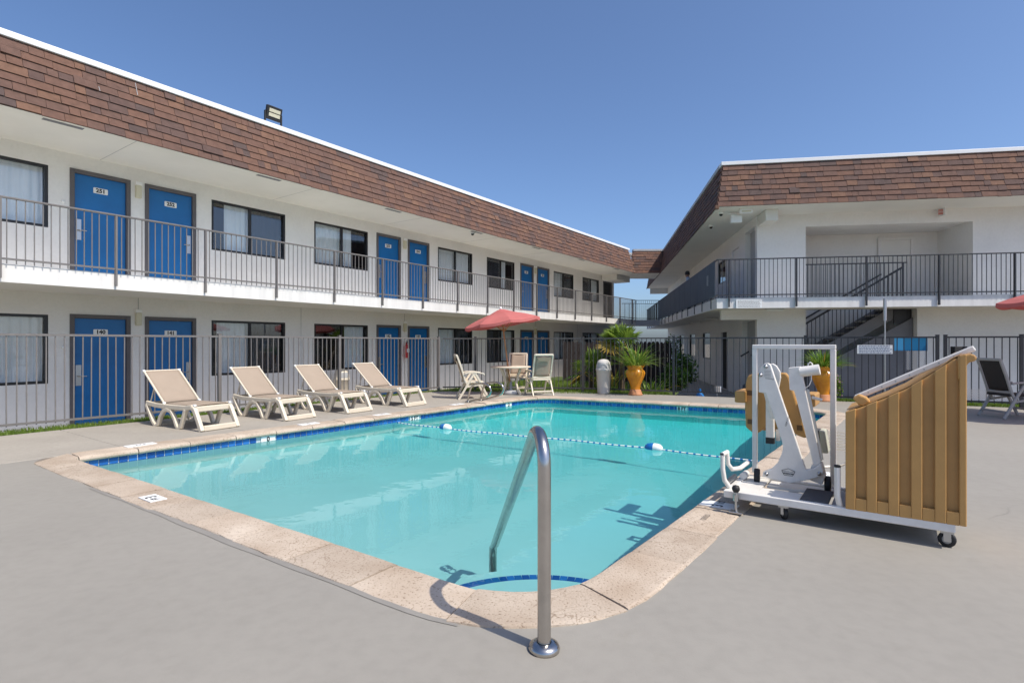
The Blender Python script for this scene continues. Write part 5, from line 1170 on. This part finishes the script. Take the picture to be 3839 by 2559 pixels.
# ------------------------------------------------------------------ person on the right wing's upper walkway
def person(label, loc, rz):
    t = thing('person', label, 'person', loc, rz)
    J = {'pel': (0, 0, .93, .125, .09), 'wai': (0, .0, 1.08, .115, .085), 'che': (.02, 0, 1.28, .145, .10), 'nec': (.05, 0, 1.45, .055, .055), 'hed': (.08, 0, 1.56, .075, .085), 'crn': (.08, 0, 1.66, .06, .07)}
    for s, y in (('l', .09), ('r', -.09)):
        J[s + 'hip'] = (0, y, .88, .085, .085); J[s + 'kne'] = (.02, y * 1.1, .49, .058, .058); J[s + 'ank'] = (-.01, y * 1.15, .09, .042, .042); J[s + 'toe'] = (.13, y * 1.3, .035, .035, .03)
        yy = y * 2.0; J[s + 'sho'] = (.02, yy, 1.39, .055, .055); J[s + 'elb'] = (.10, yy * 1.25, 1.13, .042, .042); J[s + 'wri'] = (.30, yy * 1.0, 1.06, .03, .03); J[s + 'han'] = (.38, yy * .9, 1.05, .036, .022)
    E_ = [('pel', 'wai'), ('wai', 'che'), ('che', 'nec'), ('nec', 'hed'), ('hed', 'crn')]
    for s in 'lr': E_ += [('pel', s + 'hip'), (s + 'hip', s + 'kne'), (s + 'kne', s + 'ank'), (s + 'ank', s + 'toe'), ('che', s + 'sho'), (s + 'sho', s + 'elb'), (s + 'elb', s + 'wri'), (s + 'wri', s + 'han')]
    ks = list(J); me = D.meshes.new('body'); me.from_pydata([J[k][:3] for k in ks], [(ks.index(a), ks.index(b)) for a, b in E_], []); 
    for m in (SKIN, CLOTH, JEANS): me.materials.append(m)
    o = link('body', me, t); sk = o.modifiers.new('skin', 'SKIN'); sd_ = me.skin_vertices[0].data
    for i, k in enumerate(ks): sd_[i].radius = J[k][3:]
    sd_[0].use_root = True; o.modifiers.new('sub', 'SUBSURF').levels = 2; o.modifiers['sub'].render_levels = 2
    bpy.context.view_layer.update(); em = D.meshes.new_from_object(o.evaluated_get(bpy.context.evaluated_depsgraph_get()))
    o.modifiers.clear(); o.data = em
    for m in (SKIN, CLOTH, JEANS):
        if m.name not in [x.name for x in em.materials if x]: em.materials.append(m)
    names = [x.name for x in em.materials]
    for p in em.polygons:
        c = p.center; p.use_smooth = True
        p.material_index = names.index('dark_trousers') if c.z < .97 else (names.index('skin') if c.z > 1.46 or c.x > .20 else names.index('pale_blue_shirt'))
    MB().lathe([(.092, -.05), (.098, .0), (.09, .06), (.06, .10), (0, .115)], 16, (.06, 0, 1.60)).build('hair', HAIR, t)
    return t
person('person with dark hair in a pale blue shirt behind the screened upper railing', F2(.42, 7.4, Z_ST), A2 + math.pi)

# pieces never carry a category; make sure only top-level things do
for o in D.objects:
    if o.parent and 'category' in o: del o['category']
